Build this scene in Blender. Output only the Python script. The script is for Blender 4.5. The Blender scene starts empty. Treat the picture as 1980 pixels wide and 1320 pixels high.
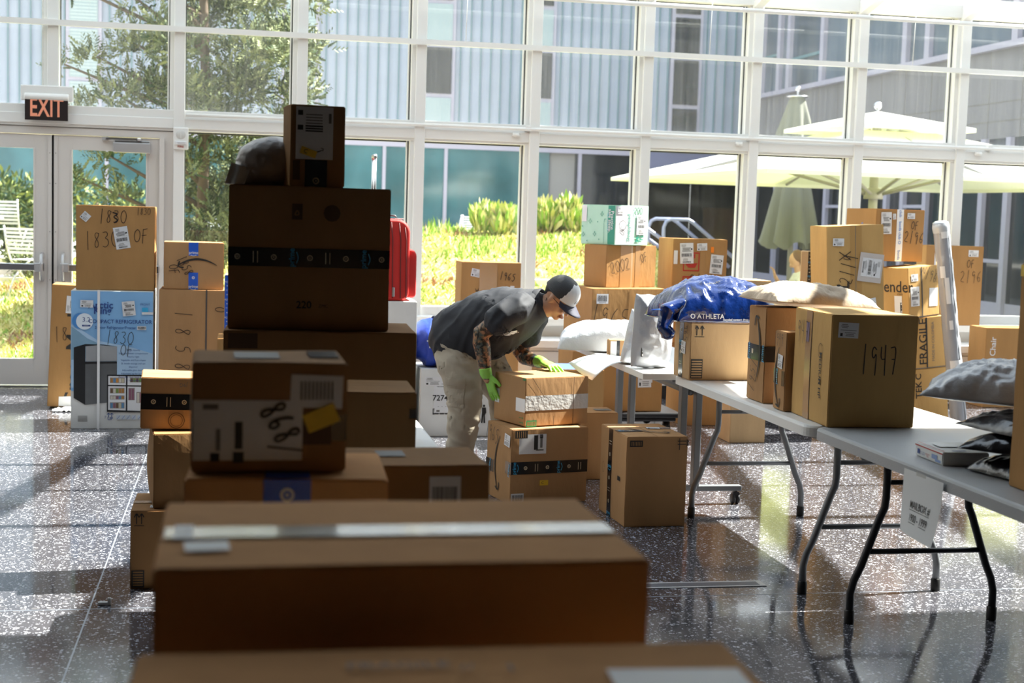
import bpy, bmesh, math, random
from mathutils import Vector, Matrix, noise
random.seed(7)
S = bpy.context.scene
COL = S.collection
R = math.radians

# ------------------------------------------------------------------ camera
CAM_H, PITCH, ROLL, YAW = 1.56, R(5.112), R(1.744), R(10.986)
_fw = Vector((math.sin(YAW)*math.cos(PITCH), math.cos(YAW)*math.cos(PITCH), -math.sin(PITCH)))
_r0 = Vector((math.cos(YAW), -math.sin(YAW), 0)); _u0 = _r0.cross(_fw)
_r = _r0*math.cos(ROLL) + _u0*math.sin(ROLL); _u = -_r0*math.sin(ROLL) + _u0*math.cos(ROLL)
cd = bpy.data.cameras.new('camera'); cam = bpy.data.objects.new('camera', cd); COL.objects.link(cam)
m = Matrix((( _r.x,_u.x,-_fw.x,0),(_r.y,_u.y,-_fw.y,0),(_r.z,_u.z,-_fw.z,CAM_H),(0,0,0,1)))
cam.matrix_world = m
cd.sensor_width = 36; cd.lens = 2745.6/1980*36; cd.clip_start = .05; cd.clip_end = 300
cd.dof.use_dof = True; cd.dof.focus_distance = 7.0; cd.dof.aperture_fstop = 4.0
S.camera = cam

# ------------------------------------------------------------------ light
W = bpy.data.worlds.new('sky'); S.world = W; W.use_nodes = True
nt = W.node_tree; bg = nt.nodes['Background']
tc = nt.nodes.new('ShaderNodeTexCoord'); sx = nt.nodes.new('ShaderNodeSeparateXYZ'); cr = nt.nodes.new('ShaderNodeValToRGB')
nt.links.new(tc.outputs['Generated'], sx.inputs[0]); nt.links.new(sx.outputs['Z'], cr.inputs[0]); nt.links.new(cr.outputs[0], bg.inputs[0])
cr.color_ramp.elements[0].color = (1,.985,.96,1); cr.color_ramp.elements[1].color = (.72,.84,1,1); cr.color_ramp.elements[1].position = .8
bg.inputs[1].default_value = 2.0
SUN = Vector((.634,.114,.765)).normalized()
sd = bpy.data.lights.new('sun','SUN'); sd.energy = 25.0; sd.angle = R(.53); sd.color = (1,.955,.88)
so = bpy.data.objects.new('sun', sd); COL.objects.link(so); so.rotation_euler = SUN.to_track_quat('Z','Y').to_euler(); so.location = (12,6,14)
S.view_settings.view_transform = 'Standard'; S.view_settings.look = 'None'; S.view_settings.gamma = 1
S.view_settings.exposure = 0.1
S.view_settings.use_curve_mapping = False

# ------------------------------------------------------------------ materials
MT = {}
def mat(name, col, rough=.6, metal=0, spec=.5, bump=0, bscale=60, var=0, vscale=8, stretch=(1,1,1), coat=0, trans=0, coords='Object'):
    if name in MT: return MT[name]
    M = bpy.data.materials.new(name); M.use_nodes = True; n = M.node_tree; b = n.nodes['Principled BSDF']
    b.inputs['Base Color'].default_value = (*col,1); b.inputs['Roughness'].default_value = rough; b.inputs['Metallic'].default_value = metal
    b.inputs['Specular IOR Level'].default_value = spec; b.inputs['Coat Weight'].default_value = coat; b.inputs['Coat Roughness'].default_value = .08
    if trans: b.inputs['Transmission Weight'].default_value = trans
    if bump or var:
        t = n.nodes.new('ShaderNodeTexCoord'); mp = n.nodes.new('ShaderNodeMapping'); mp.inputs['Scale'].default_value = stretch
        n.links.new(t.outputs[coords], mp.inputs[0])
        if var:
            nz = n.nodes.new('ShaderNodeTexNoise'); nz.inputs['Scale'].default_value = vscale; nz.inputs['Detail'].default_value = 5
            rp = n.nodes.new('ShaderNodeValToRGB'); n.links.new(mp.outputs[0], nz.inputs[0]); n.links.new(nz.outputs[0], rp.inputs[0])
            rp.color_ramp.elements[0].position = .3; rp.color_ramp.elements[1].position = .7
            rp.color_ramp.elements[0].color = tuple(c*(1-var) for c in col)+(1,); rp.color_ramp.elements[1].color = tuple(min(1,c*(1+var)) for c in col)+(1,)
            n.links.new(rp.outputs[0], b.inputs['Base Color'])
        if bump:
            n2 = n.nodes.new('ShaderNodeTexNoise'); n2.inputs['Scale'].default_value = bscale; n2.inputs['Detail'].default_value = 4
            bp = n.nodes.new('ShaderNodeBump'); bp.inputs['Strength'].default_value = bump; bp.inputs['Distance'].default_value = .01
            n.links.new(mp.outputs[0], n2.inputs[0]); n.links.new(n2.outputs[0], bp.inputs['Height']); n.links.new(bp.outputs[0], b.inputs['Normal'])
    MT[name] = M; return M
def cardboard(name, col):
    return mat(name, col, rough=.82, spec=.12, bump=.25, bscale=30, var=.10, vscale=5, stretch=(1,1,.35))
CB  = cardboard('cardboard_tan', (.43,.245,.115))
CBO = cardboard('cardboard_orange', (.41,.225,.088))
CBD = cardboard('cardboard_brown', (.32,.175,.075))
CBL = cardboard('cardboard_light', (.53,.35,.185))
CBK = cardboard('cardboard_kraft', (.54,.335,.13))
CBF = cardboard('cardboard_tan_brightened', (.66,.35,.145))  # tan cardboard with light on the nearest carton tops put into its colour
CBW = mat('white_carton', (.72,.72,.70), .6, var=.04)
MINT = mat('mint_carton', (.46,.72,.56), .55, var=.03)
PAPER = mat('white_paper', (.80,.80,.79), .6, spec=.3)
LABW = mat('label_white', (.74,.74,.75), .45)
INK = mat('black_ink', (.02,.018,.016), .6)
PEN = mat('marker_ink', (.018,.012,.012), .5)
GREY_INK = mat('grey_ink', (.16,.15,.14), .6)
CB_INK = mat('brown_ink', (.10,.05,.022), .7)
TAPEK = mat('black_tape', (.012,.012,.014), .22, coat=.3)
TBLUE = mat('tape_light_blue', (.05,.36,.62), .3)
TCREAM = mat('tape_cream', (.62,.52,.36), .4)
BLUE = mat('blue_tape_mat', (.025,.12,.62), .3)
WHITE = mat('tape_white_print', (.85,.85,.85), .4)
TAPEC = mat('clear_tape_mat', (.50,.36,.22), .12, coat=.6)
TAPEG = mat('glossy_tape', (.62,.56,.50), .10, coat=.8)
YEL = mat('yellow_sticker_mat', (.80,.52,.03), .5)
RED = mat('red_print', (.45,.03,.02), .6)
ORNG = mat('orange_sticker_mat', (.95,.25,.02), .5)
TEAL = mat('teal_print', (.03,.30,.20), .5)
GREEN = mat('green_print', (.02,.25,.08), .5)
NAVY = mat('navy_print', (.02,.06,.25), .5)
SKYB = mat('sky_blue_print', (.25,.50,.82), .35, var=.12, vscale=2.2)
WHP = mat('white_frame_paint', (.80,.80,.78), .38)
WHD = mat('door_frame_paint', (.66,.63,.60), .4)
DARK = mat('dark_rubber', (.012,.012,.013), .5)
BLK = mat('black_plastic', (.02,.02,.022), .4)
CHROME = mat('brushed_aluminium', (.62,.62,.63), .28, metal=1)
ALUP = mat('satin_aluminium', (.52,.52,.53), .4, metal=.5)
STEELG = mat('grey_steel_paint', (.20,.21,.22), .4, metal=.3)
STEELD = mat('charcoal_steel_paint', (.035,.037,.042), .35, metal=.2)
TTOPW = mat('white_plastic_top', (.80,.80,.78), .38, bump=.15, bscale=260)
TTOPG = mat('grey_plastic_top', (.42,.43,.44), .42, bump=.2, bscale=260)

def glass_mat(name, haze, tint=(.93,.97,.96)):
    M = bpy.data.materials.new(name); M.use_nodes = True; n = M.node_tree; n.nodes.clear(); L = n.links
    out = n.nodes.new('ShaderNodeOutputMaterial'); tr = n.nodes.new('ShaderNodeBsdfTransparent'); tr.inputs[0].default_value = (*tint,1)
    gl = n.nodes.new('ShaderNodeBsdfGlossy'); gl.inputs['Roughness'].default_value = .02; gl.inputs[0].default_value = (1,1,1,1)
    fr = n.nodes.new('ShaderNodeFresnel'); ge = n.nodes.new('ShaderNodeNewGeometry'); mi = n.nodes.new('ShaderNodeMapRange')
    mi.inputs[3].default_value = 1.5; mi.inputs[4].default_value = 1/1.5; L.new(ge.outputs['Backfacing'], mi.inputs[0]); L.new(mi.outputs[0], fr.inputs[0])
    mx = n.nodes.new('ShaderNodeMixShader'); L.new(fr.outputs[0], mx.inputs[0]); L.new(tr.outputs[0], mx.inputs[1]); L.new(gl.outputs[0], mx.inputs[2])
    tl = n.nodes.new('ShaderNodeBsdfTranslucent'); tl.inputs[0].default_value = (.85,.88,.9,1)
    df = n.nodes.new('ShaderNodeBsdfDiffuse'); df.inputs[0].default_value = (.85,.88,.9,1)
    m1 = n.nodes.new('ShaderNodeMixShader'); m1.inputs[0].default_value = .5; L.new(tl.outputs[0], m1.inputs[1]); L.new(df.outputs[0], m1.inputs[2])
    # reflection haze painted into the pane as pale vertical streaks
    t = n.nodes.new('ShaderNodeTexCoord'); mp = n.nodes.new('ShaderNodeMapping'); mp.inputs['Scale'].default_value = (60,1,1.2)
    nz = n.nodes.new('ShaderNodeTexNoise'); nz.inputs['Scale'].default_value = 1; nz.inputs['Detail'].default_value = 3
    mr = n.nodes.new('ShaderNodeMapRange'); mr.inputs[1].default_value = .3; mr.inputs[2].default_value = .75; mr.inputs[3].default_value = haze*.6; mr.inputs[4].default_value = haze*1.5
    L.new(t.outputs['Object'], mp.inputs[0]); L.new(mp.outputs[0], nz.inputs[0]); L.new(nz.outputs[0], mr.inputs[0])
    m2 = n.nodes.new('ShaderNodeMixShader'); L.new(mr.outputs[0], m2.inputs[0]); L.new(mx.outputs[0], m2.inputs[1]); L.new(m1.outputs[0], m2.inputs[2])
    L.new(m2.outputs[0], out.inputs[0]); MT[name] = M; return M
GLASS = glass_mat('pane_glass', .022)
GLASSH = glass_mat('pane_glass_hazed', .085)
GLASSR = glass_mat('roof_glass', .03)

# ------------------------------------------------------------------ mesh helpers
class MB:
    def __init__(s): s.v=[]; s.f=[]; s.m=[]; s.mats=[]; s.sm=[]
    def mi(s, M):
        if M not in s.mats: s.mats.append(M)
        return s.mats.index(M)
    def add(s, vs, fs, M, smooth=False):
        o=len(s.v); s.v+= [tuple(v) for v in vs]; k=s.mi(M)
        for f in fs: s.f.append(tuple(i+o for i in f)); s.m.append(k); s.sm.append(smooth)
    def box(s, a, b, M, T=None):
        x0,y0,z0=a; x1,y1,z1=b
        vs=[Vector(p) for p in ((x0,y0,z0),(x1,y0,z0),(x1,y1,z0),(x0,y1,z0),(x0,y0,z1),(x1,y0,z1),(x1,y1,z1),(x0,y1,z1))]
        if T: vs=[T@v for v in vs]
        s.add(vs, [(0,3,2,1),(4,5,6,7),(0,1,5,4),(1,2,6,5),(2,3,7,6),(3,0,4,7)], M)
    def quad(s, pts, M): s.add(pts, [tuple(range(len(pts)))], M)
    def tube(s, pts, rad, M, n=10, caps=True, smooth=True, flat=1):
        pts=[Vector(p) for p in pts]; k=len(pts); rr = rad if isinstance(rad,(list,tuple)) else [rad]*k
        vs=[]; up=None
        for i,p in enumerate(pts):
            d=(pts[min(i+1,k-1)]-pts[max(i-1,0)]).normalized()
            if up is None: up = Vector((0,0,1)) if abs(d.z)<.9 else Vector((1,0,0))
            a=d.cross(up); 
            if a.length<1e-5: a=d.orthogonal()
            a.normalize(); up=a.cross(d).normalized()
            for j in range(n):
                t=2*math.pi*j/n; vs.append(p+(a*math.cos(t)+up*math.sin(t)*flat)*rr[i])
        fs=[(i*n+j,i*n+(j+1)%n,(i+1)*n+(j+1)%n,(i+1)*n+j) for i in range(k-1) for j in range(n)]
        fs=[f[::-1] for f in fs]
        if caps: fs+=[tuple(range(n)), tuple((k-1)*n+j for j in range(n))[::-1]]
        s.add(vs,fs,M,smooth)
    def lathe(s, prof, M, n=24, c=(0,0,0), ax='z', a0=0, a1=2*math.pi):
        vs=[]; full=abs(a1-a0-2*math.pi)<1e-6; cnt=n if full else n+1
        for r,z in prof:
            for j in range(cnt):
                t=a0+(a1-a0)*j/n; x,y=r*math.cos(t),r*math.sin(t)
                p=(x,y,z) if ax=='z' else ((z,x,y) if ax=='x' else (x,z,y))
                vs.append((p[0]+c[0],p[1]+c[1],p[2]+c[2]))
        fs=[]
        for i in range(len(prof)-1):
            for j in range(cnt if full else n):
                fs.append((i*cnt+j,i*cnt+(j+1)%cnt,(i+1)*cnt+(j+1)%cnt,(i+1)*cnt+j))
        s.add(vs,fs,M,True)
    def sph(s, c, r, M, n=16, k=10):
        r = r if isinstance(r,(tuple,list)) else (r,r,r); vs=[]; fs=[]
        for i in range(k+1):
            a=math.pi*i/k
            for j in range(n):
                b=2*math.pi*j/n; vs.append((c[0]+r[0]*math.sin(a)*math.cos(b),c[1]+r[1]*math.sin(a)*math.sin(b),c[2]+r[2]*math.cos(a)))
        for i in range(k):
            for j in range(n): fs.append((i*n+j,(i+1)*n+j,(i+1)*n+(j+1)%n,i*n+(j+1)%n))
        s.add(vs,fs,M,True)
    def build(s, name, parent=None, bevel=0, seg=2, loc=None, rot=None):
        me=bpy.data.meshes.new(name); me.from_pydata(s.v,[],s.f)
        for M in s.mats: me.materials.append(M)
        for p,k,q in zip(me.polygons,s.m,s.sm): p.material_index=k; p.use_smooth=q
        me.update(); o=bpy.data.objects.new(name,me); COL.objects.link(o)
        if bevel:
            bm=bmesh.new(); bm.from_mesh(me); bmesh.ops.remove_doubles(bm,verts=bm.verts,dist=1e-5)
            eds=[e for e in bm.edges if len(e.link_faces)==2 and e.calc_face_angle(0)>.6]
            bmesh.ops.bevel(bm,geom=eds,offset=bevel,segments=seg,affect='EDGES',profile=.5); bm.to_mesh(me); bm.free()
        if loc is not None: o.location=loc
        if rot is not None: o.rotation_euler=rot
        if parent is not None: o.parent=parent
        return o
def tag(o,label=None,cat=None,group=None,kind=None):
    if label: o['label']=label
    if cat: o['category']=cat
    if group: o['group']=group
    if kind: o['kind']=kind
    return o
def empty(name, loc, rz=0, label=None, cat=None, group=None):
    o=bpy.data.objects.new(name,None); COL.objects.link(o); o.location=loc; o.rotation_euler=(0,0,rz); o.empty_display_size=.1
    return tag(o,label,cat,group)
def copy_tree(o,parent=None):
    c=o.copy(); COL.objects.link(c); c.parent=parent
    if parent is not None: c.matrix_parent_inverse=o.matrix_parent_inverse.copy()
    for ch in list(o.children): copy_tree(ch,c)
    return c
_tc={}
def text_geo(body,size,bold=0):
    key=(body,bold)
    if key not in _tc:
        cu=bpy.data.curves.new('t','FONT'); cu.body=body; cu.size=1; cu.offset=bold; cu.resolution_u=3; cu.align_x='CENTER'; cu.align_y='CENTER'
        o=bpy.data.objects.new('t',cu); COL.objects.link(o); bpy.context.view_layer.update()
        me=bpy.data.meshes.new_from_object(o.evaluated_get(bpy.context.evaluated_depsgraph_get()))
        _tc[key]=([tuple(v.co)[:2] for v in me.vertices],[tuple(p.vertices) for p in me.polygons])
        bpy.data.objects.remove(o); bpy.data.curves.remove(cu); bpy.data.meshes.remove(me)
    v,f=_tc[key]; return [(x*size,y*size) for x,y in v], f
DIG={'0':[[(.5,1),(.15,.85),(0,.45),(.2,.05),(.55,0),(.85,.3),(.85,.75),(.5,1)]],'1':[[(.45,1.1),(.35,-.1)]],
'2':[[(.05,.8),(.35,1),(.7,.85),(.6,.5),(0,.05),(.8,.0)]],'3':[[(.1,.95),(.6,1),(.7,.75),(.3,.55),(.7,.45),(.75,.15),(.35,-.05),(0,.1)]],
'4':[[(.1,1),(.05,.5),(.6,.5)],[(.55,1.05),(.55,-.1)]],'5':[[(.75,1),(.2,.95),(.15,.6),(.6,.6),(.7,.25),(.4,-.05),(.05,.05)]],
'6':[[(.6,1),(.2,.7),(.05,.25),(.35,0),(.65,.2),(.5,.45),(.1,.35)]],'7':[[(.05,.95),(.75,1),(.4,-.1)],[(.2,.5),(.6,.5)]],
'8':[[(.7,.9),(.35,1),(.15,.75),(.6,.35),(.55,.02),(.2,0),(.12,.3),(.65,.75),(.7,.9)]],'9':[[(.65,.85),(.3,1),(.1,.7),(.35,.5),(.65,.85),(.55,-.1)]],
'O':[[(.5,1),(.1,.8),(0,.4),(.25,0),(.7,.05),(.9,.5),(.75,.9),(.4,1)]],'F':[[(.2,1),(.15,-.1)],[(.2,1),(.8,1.05)],[(.0,.5),(.7,.55)]],
'N':[[(0,0),(.1,1),(.7,.1),(.8,1)]],'X':[[(0,1),(.8,0)],[(.7,1),(0,.1)]],' ':[],'x':[[(.1,.6),(.7,.1)],[(.6,.7),(.1,0)]],'s':[[(.0,.1),(.5,.5),(.1,.7),(.8,.2),(.3,-.1)]]}
class Face:
    """print and stickers laid on one face of a carton; u,v are fractions of the face"""
    lifts={}
    def __init__(s,b,side):
        s.b=b; w,d,h=b['_w'],b['_d'],b['_h']
        if side=='front': s.O,s.U,s.V,s.N,s.W,s.H=Vector((-w/2,-d/2,0)),Vector((1,0,0)),Vector((0,0,1)),Vector((0,-1,0)),w,h
        if side=='left':  s.O,s.U,s.V,s.N,s.W,s.H=Vector((-w/2,d/2,0)),Vector((0,-1,0)),Vector((0,0,1)),Vector((-1,0,0)),d,h
        if side=='right': s.O,s.U,s.V,s.N,s.W,s.H=Vector((w/2,-d/2,0)),Vector((0,1,0)),Vector((0,0,1)),Vector((1,0,0)),d,h
        if side=='top':   s.O,s.U,s.V,s.N,s.W,s.H=Vector((-w/2,-d/2,h)),Vector((1,0,0)),Vector((0,1,0)),Vector((0,0,1)),w,d
        s.mb=MB(); s.k=s.lifts.get((b.name,side),0); s.side=side; s.base=.0016
    def P(s,u,v,l):
        b=0
        if s.side!='top' and s.W>0:
            a,c=2*u/s.W-1,2*v/s.H-1
            if abs(a)<1 and abs(c)<1: b=s.b['_b']*.6*(1-a*a)*(1-c*c)
        return s.O+s.U*u+s.V*v+s.N*(s.base+l+b)
    def poly(s,u,v,pts,M,rot=0,lift=0):
        c,sn=math.cos(R(rot)),math.sin(R(rot)); cu,cv=u*s.W,v*s.H
        s.mb.quad([s.P(cu+x*c-y*sn,cv+x*sn+y*c,s.k+lift) for x,y in pts],M)
    def rect(s,u,v,w,h,M,rot=0,lift=0,m=False):
        if not m: w*=s.W; h*=s.H
        if max(w,h)>.05 and s.b['_b']>.001:
            c,sn=math.cos(R(rot)),math.sin(R(rot)); cu,cv=u*s.W,v*s.H; nx=max(1,min(14,int(w/.03))); ny=max(1,min(14,int(h/.03)))
            vs=[s.P(cu+x*c-y*sn,cv+x*sn+y*c,s.k+lift) for j in range(ny+1) for i in range(nx+1) for x,y in [(w*(i/nx-.5),h*(j/ny-.5))]]
            s.mb.add(vs,[(j*(nx+1)+i,j*(nx+1)+i+1,(j+1)*(nx+1)+i+1,(j+1)*(nx+1)+i) for j in range(ny) for i in range(nx)],M); return
        s.poly(u,v,[(-w/2,-h/2),(w/2,-h/2),(w/2,h/2),(-w/2,h/2)],M,rot,lift)
    def text(s,u,v,body,size,M,rot=0,lift=.0006,bold=.0,sx=1):
        vs,fs=text_geo(body,size,bold); c,sn=math.cos(R(rot)),math.sin(R(rot)); cu,cv=u*s.W,v*s.H
        s.mb.add([s.P(cu+x*sx*c-y*sn,cv+x*sx*sn+y*c,s.k+lift) for x,y in vs],fs,M)
    def stroke(s,u,v,pts,wd,M,rot=0,lift=.0009):
        c,sn=math.cos(R(rot)),math.sin(R(rot)); cu,cv=u*s.W,v*s.H
        q=[Vector((x*c-y*sn+cu,x*sn+y*c+cv)) for x,y in pts]
        # smooth the polyline
        if len(q)>2:
            for _ in range(2):
                n=[q[0]]
                for a,b in zip(q[:-1],q[1:]): n+= [a*.75+b*.25,a*.25+b*.75]
                q=n+[q[-1]]
        vs=[]
        for i,p in enumerate(q):
            d=(q[min(i+1,len(q)-1)]-q[max(i-1,0)]); d=d.normalized() if d.length>0 else Vector((1,0)); nn=Vector((-d.y,d.x))*wd/2
            vs+=[s.P(*(p+nn),s.k+lift),s.P(*(p-nn),s.k+lift)]
        s.mb.add(vs,[(2*i+1,2*i+3,2*i+2,2*i) for i in range(len(q)-1)],M)
    def write(s,u,v,body,size,rot=0,wd=.005,M=None,slant=.12,ws=.72):
        x=0; adv=size*.78*ws; tot=adv*len(body); rnd=random.Random(body+s.b.name)
        for ch in body:
            for st in DIG.get(ch,[]):
                s.stroke(u,v,[(x-tot/2+px*size*.72*ws+slant*py*size*.3, (py-.5)*size+rnd.uniform(-.03,.03)*size) for px,py in st],wd,M or PEN,rot)
            x+=adv
    def label(s,u,v,w,h,rot=0,kind='ship',seed=0):
        """address sticker, w,h in metres"""
        hold=s.mb; s.mb=MB(); rnd=random.Random(seed+int(w*1000)); s.rect(u,v,w,h,LABW,rot,.0003,m=True); c,sn=math.cos(R(rot)),math.sin(R(rot))
        def r(cx,cy,a,b,M=INK): s.poly(u,v,[(cx-a/2,cy-b/2),(cx+a/2,cy-b/2),(cx+a/2,cy+b/2),(cx-a/2,cy+b/2)],M,rot,.0009)
        if kind=='ship':
            for k in range(4): r(-w*.22,h*(.42-.035*k),w*rnd.uniform(.25,.4),h*.012,GREY_INK)
            for k in range(4): r(w*rnd.uniform(-.1,.05),h*(.26-.05*k),w*rnd.uniform(.4,.7),h*.022)
            r(w*.36,h*.2,w*.12,h*.07); r(0,h*.06,w*.9,h*.004)
            x=-w*.38
            while x<w*.38:
                a=w*rnd.choice((.008,.014,.02)); r(x,-h*.08,a,h*.16); x+=a+w*rnd.choice((.01,.018))
            r(0,-h*.2,w*.9,h*.004)
            for k in range(3): r(-w*.1,-h*(.26+.04*k),w*rnd.uniform(.3,.55),h*.014,GREY_INK)
            x=-w*.3
            while x<w*.3:
                a=w*rnd.choice((.008,.016)); r(x,-h*.42,a,h*.08); x+=a+w*.014
        elif kind=='bar':
            x=-w*.4
            while x<w*.4:
                a=w*rnd.choice((.012,.02,.03)); r(x,.04*h,a,h*.62); x+=a+w*rnd.choice((.015,.025))
            r(0,-h*.4,w*.6,h*.05,GREY_INK)
        elif kind=='small':
            for k in range(3): r(-w*.2,h*(.36-.1*k),w*rnd.uniform(.25,.45),h*.04,GREY_INK)
            r(0,h*.0,w*.8,h*.03,GREY_INK); r(-w*.34,-h*.3,w*.12,h*.2)
            for k in range(3): r(w*.08,-h*(.16+.1*k),w*rnd.uniform(.35,.55),h*.04,GREY_INK)
        s.mb.build('shipping_label' if kind=='ship' else ('barcode_label' if kind=='bar' else 'address_label'),s.b); s.mb=hold
    def prime(s,along,pos,width,a0=0,a1=1,M=TAPEK,phase=0,rnd=0):
        """printed tape strip: along 'u' or 'v'"""
        L=s.W if along=='u' else s.H; X=s.H if along=='u' else s.W
        if along=='u': s.rect((a0+a1)/2,pos,(a1-a0),width/s.H,M)
        else: s.rect(pos,(a0+a1)/2,width/s.W,(a1-a0),M)
        t=a0*L+.02+phase; k=rnd
        while t<a1*L-.015:
            u,v=(t/L,pos) if along=='u' else (pos,t/L); rot=90 if along=='u' else 0
            kk=k%4
            if kk==0:
                s.text(u,v,'prime',width*.42,TBLUE if M is TAPEK else WHITE,rot,bold=.01)
                s.stroke(u,v,[(-width*.3,-width*.24),(0,-width*.36),(width*.3,-width*.24)],width*.05,TBLUE if M is TAPEK else WHITE,rot)
            elif kk in (1,3):
                pts=[(width*.13*math.cos(a*.785),width*.13*math.sin(a*.785)) for a in range(9)]
                s.stroke(u,v,pts,width*.06,TCREAM if M is TAPEK else WHITE,rot)
                s.rect(u,v,width*.07,width*.07,TCREAM if M is TAPEK else WHITE,m=True,lift=.0007)
            else:
                for q in (-.12,0.1): s.poly(u,v,[(-width*.3,q*width),(width*.3,q*width),(width*.3,q*width+width*.04),(-width*.3,q*width+width*.04)],TCREAM if M is TAPEK else WHITE,rot,.0006)
            t+=width*.95; k+=1
    def smile(s,u,v,L,rot=0,M=INK,flip=1,th=.1):
        n=24; vs=[]; c,sn=math.cos(R(rot)),math.sin(R(rot)); cu,cv=u*s.W,v*s.H
        for i in range(n+1):
            t=i/n; x=(t-.5)*L; y=-(1-(2*t-1)**2)*L*.16*flip; w=th*L*.5*math.sin(math.pi*min(1,max(.06,.1+t*.75)))
            for q in (w/2,-w/2): vs.append(s.P(cu+x*c-(y+q)*sn,cv+x*sn+(y+q)*c,s.k+.0007))
        s.mb.add(vs,[(2*i,2*i+1,2*i+3,2*i+2) for i in range(n)],M)
        s.stroke(u,v,[(L*.36,L*.07*flip),(L*.52,L*.05*flip),(L*.47,-L*.1*flip)],L*.035,M,rot,.0007)
    def done(s,name='printed_marks',label=None):
        if not s.mb.v: s.lifts[(s.b.name,s.side)]=s.k+.0012; s.k+=.0012; return None
        o=s.mb.build(name,s.b); s.lifts[(s.b.name,s.side)]=s.k+.0012; s.k+=.0012
        if label: o['label']=label
        s.mb=MB(); return o
class BoxHandle(dict): pass

def carton(name,label,x,y,yaw,w,d,h,z0,M=CB,cat='box',group=None,tilt=0,pivot=None,seam='u',bulge=.004,tape=None,rnd=None,topflap=True):
    """corrugated carton; x,y = front-left bottom corner, sits at z0"""
    a=R(yaw); cx=x+math.cos(a)*w/2-math.sin(a)*d/2; cy=y+math.sin(a)*w/2+math.cos(a)*d/2
    rd=random.Random(label); n=7; bm=bmesh.new()
    bmesh.ops.create_cube(bm,size=1); bmesh.ops.scale(bm,vec=(w,d,h),verts=bm.verts); bmesh.ops.translate(bm,vec=(0,0,h/2),verts=bm.verts)
    bmesh.ops.subdivide_edges(bm,edges=bm.edges[:],cuts=n,use_grid_fill=True)
    sd=Vector((rd.random()*50,rd.random()*50,rd.random()*50))
    for v in bm.verts:
        p=v.co; fx,fy,fz=abs(p.x)/(w/2),abs(p.y)/(d/2),abs(p.z-h/2)/(h/2)
        # gentle belly on faces, none on the edges nor the bottom
        if fx>.999 and fy<.999 and fz<.999: p.x+=math.copysign(bulge*(1-fy**2)*(1-fz**2)*.6,p.x)
        if fy>.999 and fx<.999 and fz<.999: p.y+=math.copysign(bulge*(1-fx**2)*(1-fz**2)*.6,p.y)
        nn=noise.noise_vector(p*6+sd)*.0016
        if fz<.999: nn.z=0
        if abs(p.z)<1e-4: nn=Vector((nn.x*.4,nn.y*.4,0))
        if fx>.999 and fy>.999: v.co+=nn*1.2
        elif p.z>h-1e-4 and (fx>.999 or fy>.999): v.co.z+=nn.z*1.5
        else: v.co+=nn*.25
    eds=[e for e in bm.edges if len(e.link_faces)==2 and e.calc_face_angle(0)>.9]
    bmesh.ops.bevel(bm,geom=eds,offset=.0035,segments=2,affect='EDGES')
    me=bpy.data.meshes.new(name); bm.to_mesh(me); bm.free(); me.materials.append(M)
    o=bpy.data.objects.new(name,me); COL.objects.link(o)
    T=Matrix.Translation((cx,cy,z0))@Matrix.Rotation(a,4,'Z')
    if tilt:
        px,pz=pivot if pivot else (cx+w/2,z0)
        P=Matrix.Translation((px,cy,pz)); T=P@Matrix.Rotation(R(tilt),4,'Y')@P.inverted()@T
    o.matrix_world=T; tag(o,label,cat,group)
    o['_w']=w; o['_d']=d; o['_h']=h; o['_b']=bulge
    if topflap:
        f=Face(o,'top'); f.base=.0012
        SE=MT.get('seam_dark') or mat('seam_dark',(.06,.035,.018),.8)
        if seam=='u': f.rect(.5,.5,.985,.0022/d,SE)
        elif seam=='v': f.rect(.5,.5,.0022/w,.985,SE)
        f.done('flap_seam')
        if tape:
            f=Face(o,'top')
            if seam=='u': f.rect(.5,.5,.99,.05/d,tape)
            else: f.rect(.5,.5,.05/w,.99,tape)
            f.done('packing_tape')
    return o

# ================================================================== the hall
YF=12.44                                   # plane of the window wall
def struct(o,k=None): o['kind']='structure'; return o
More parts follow.
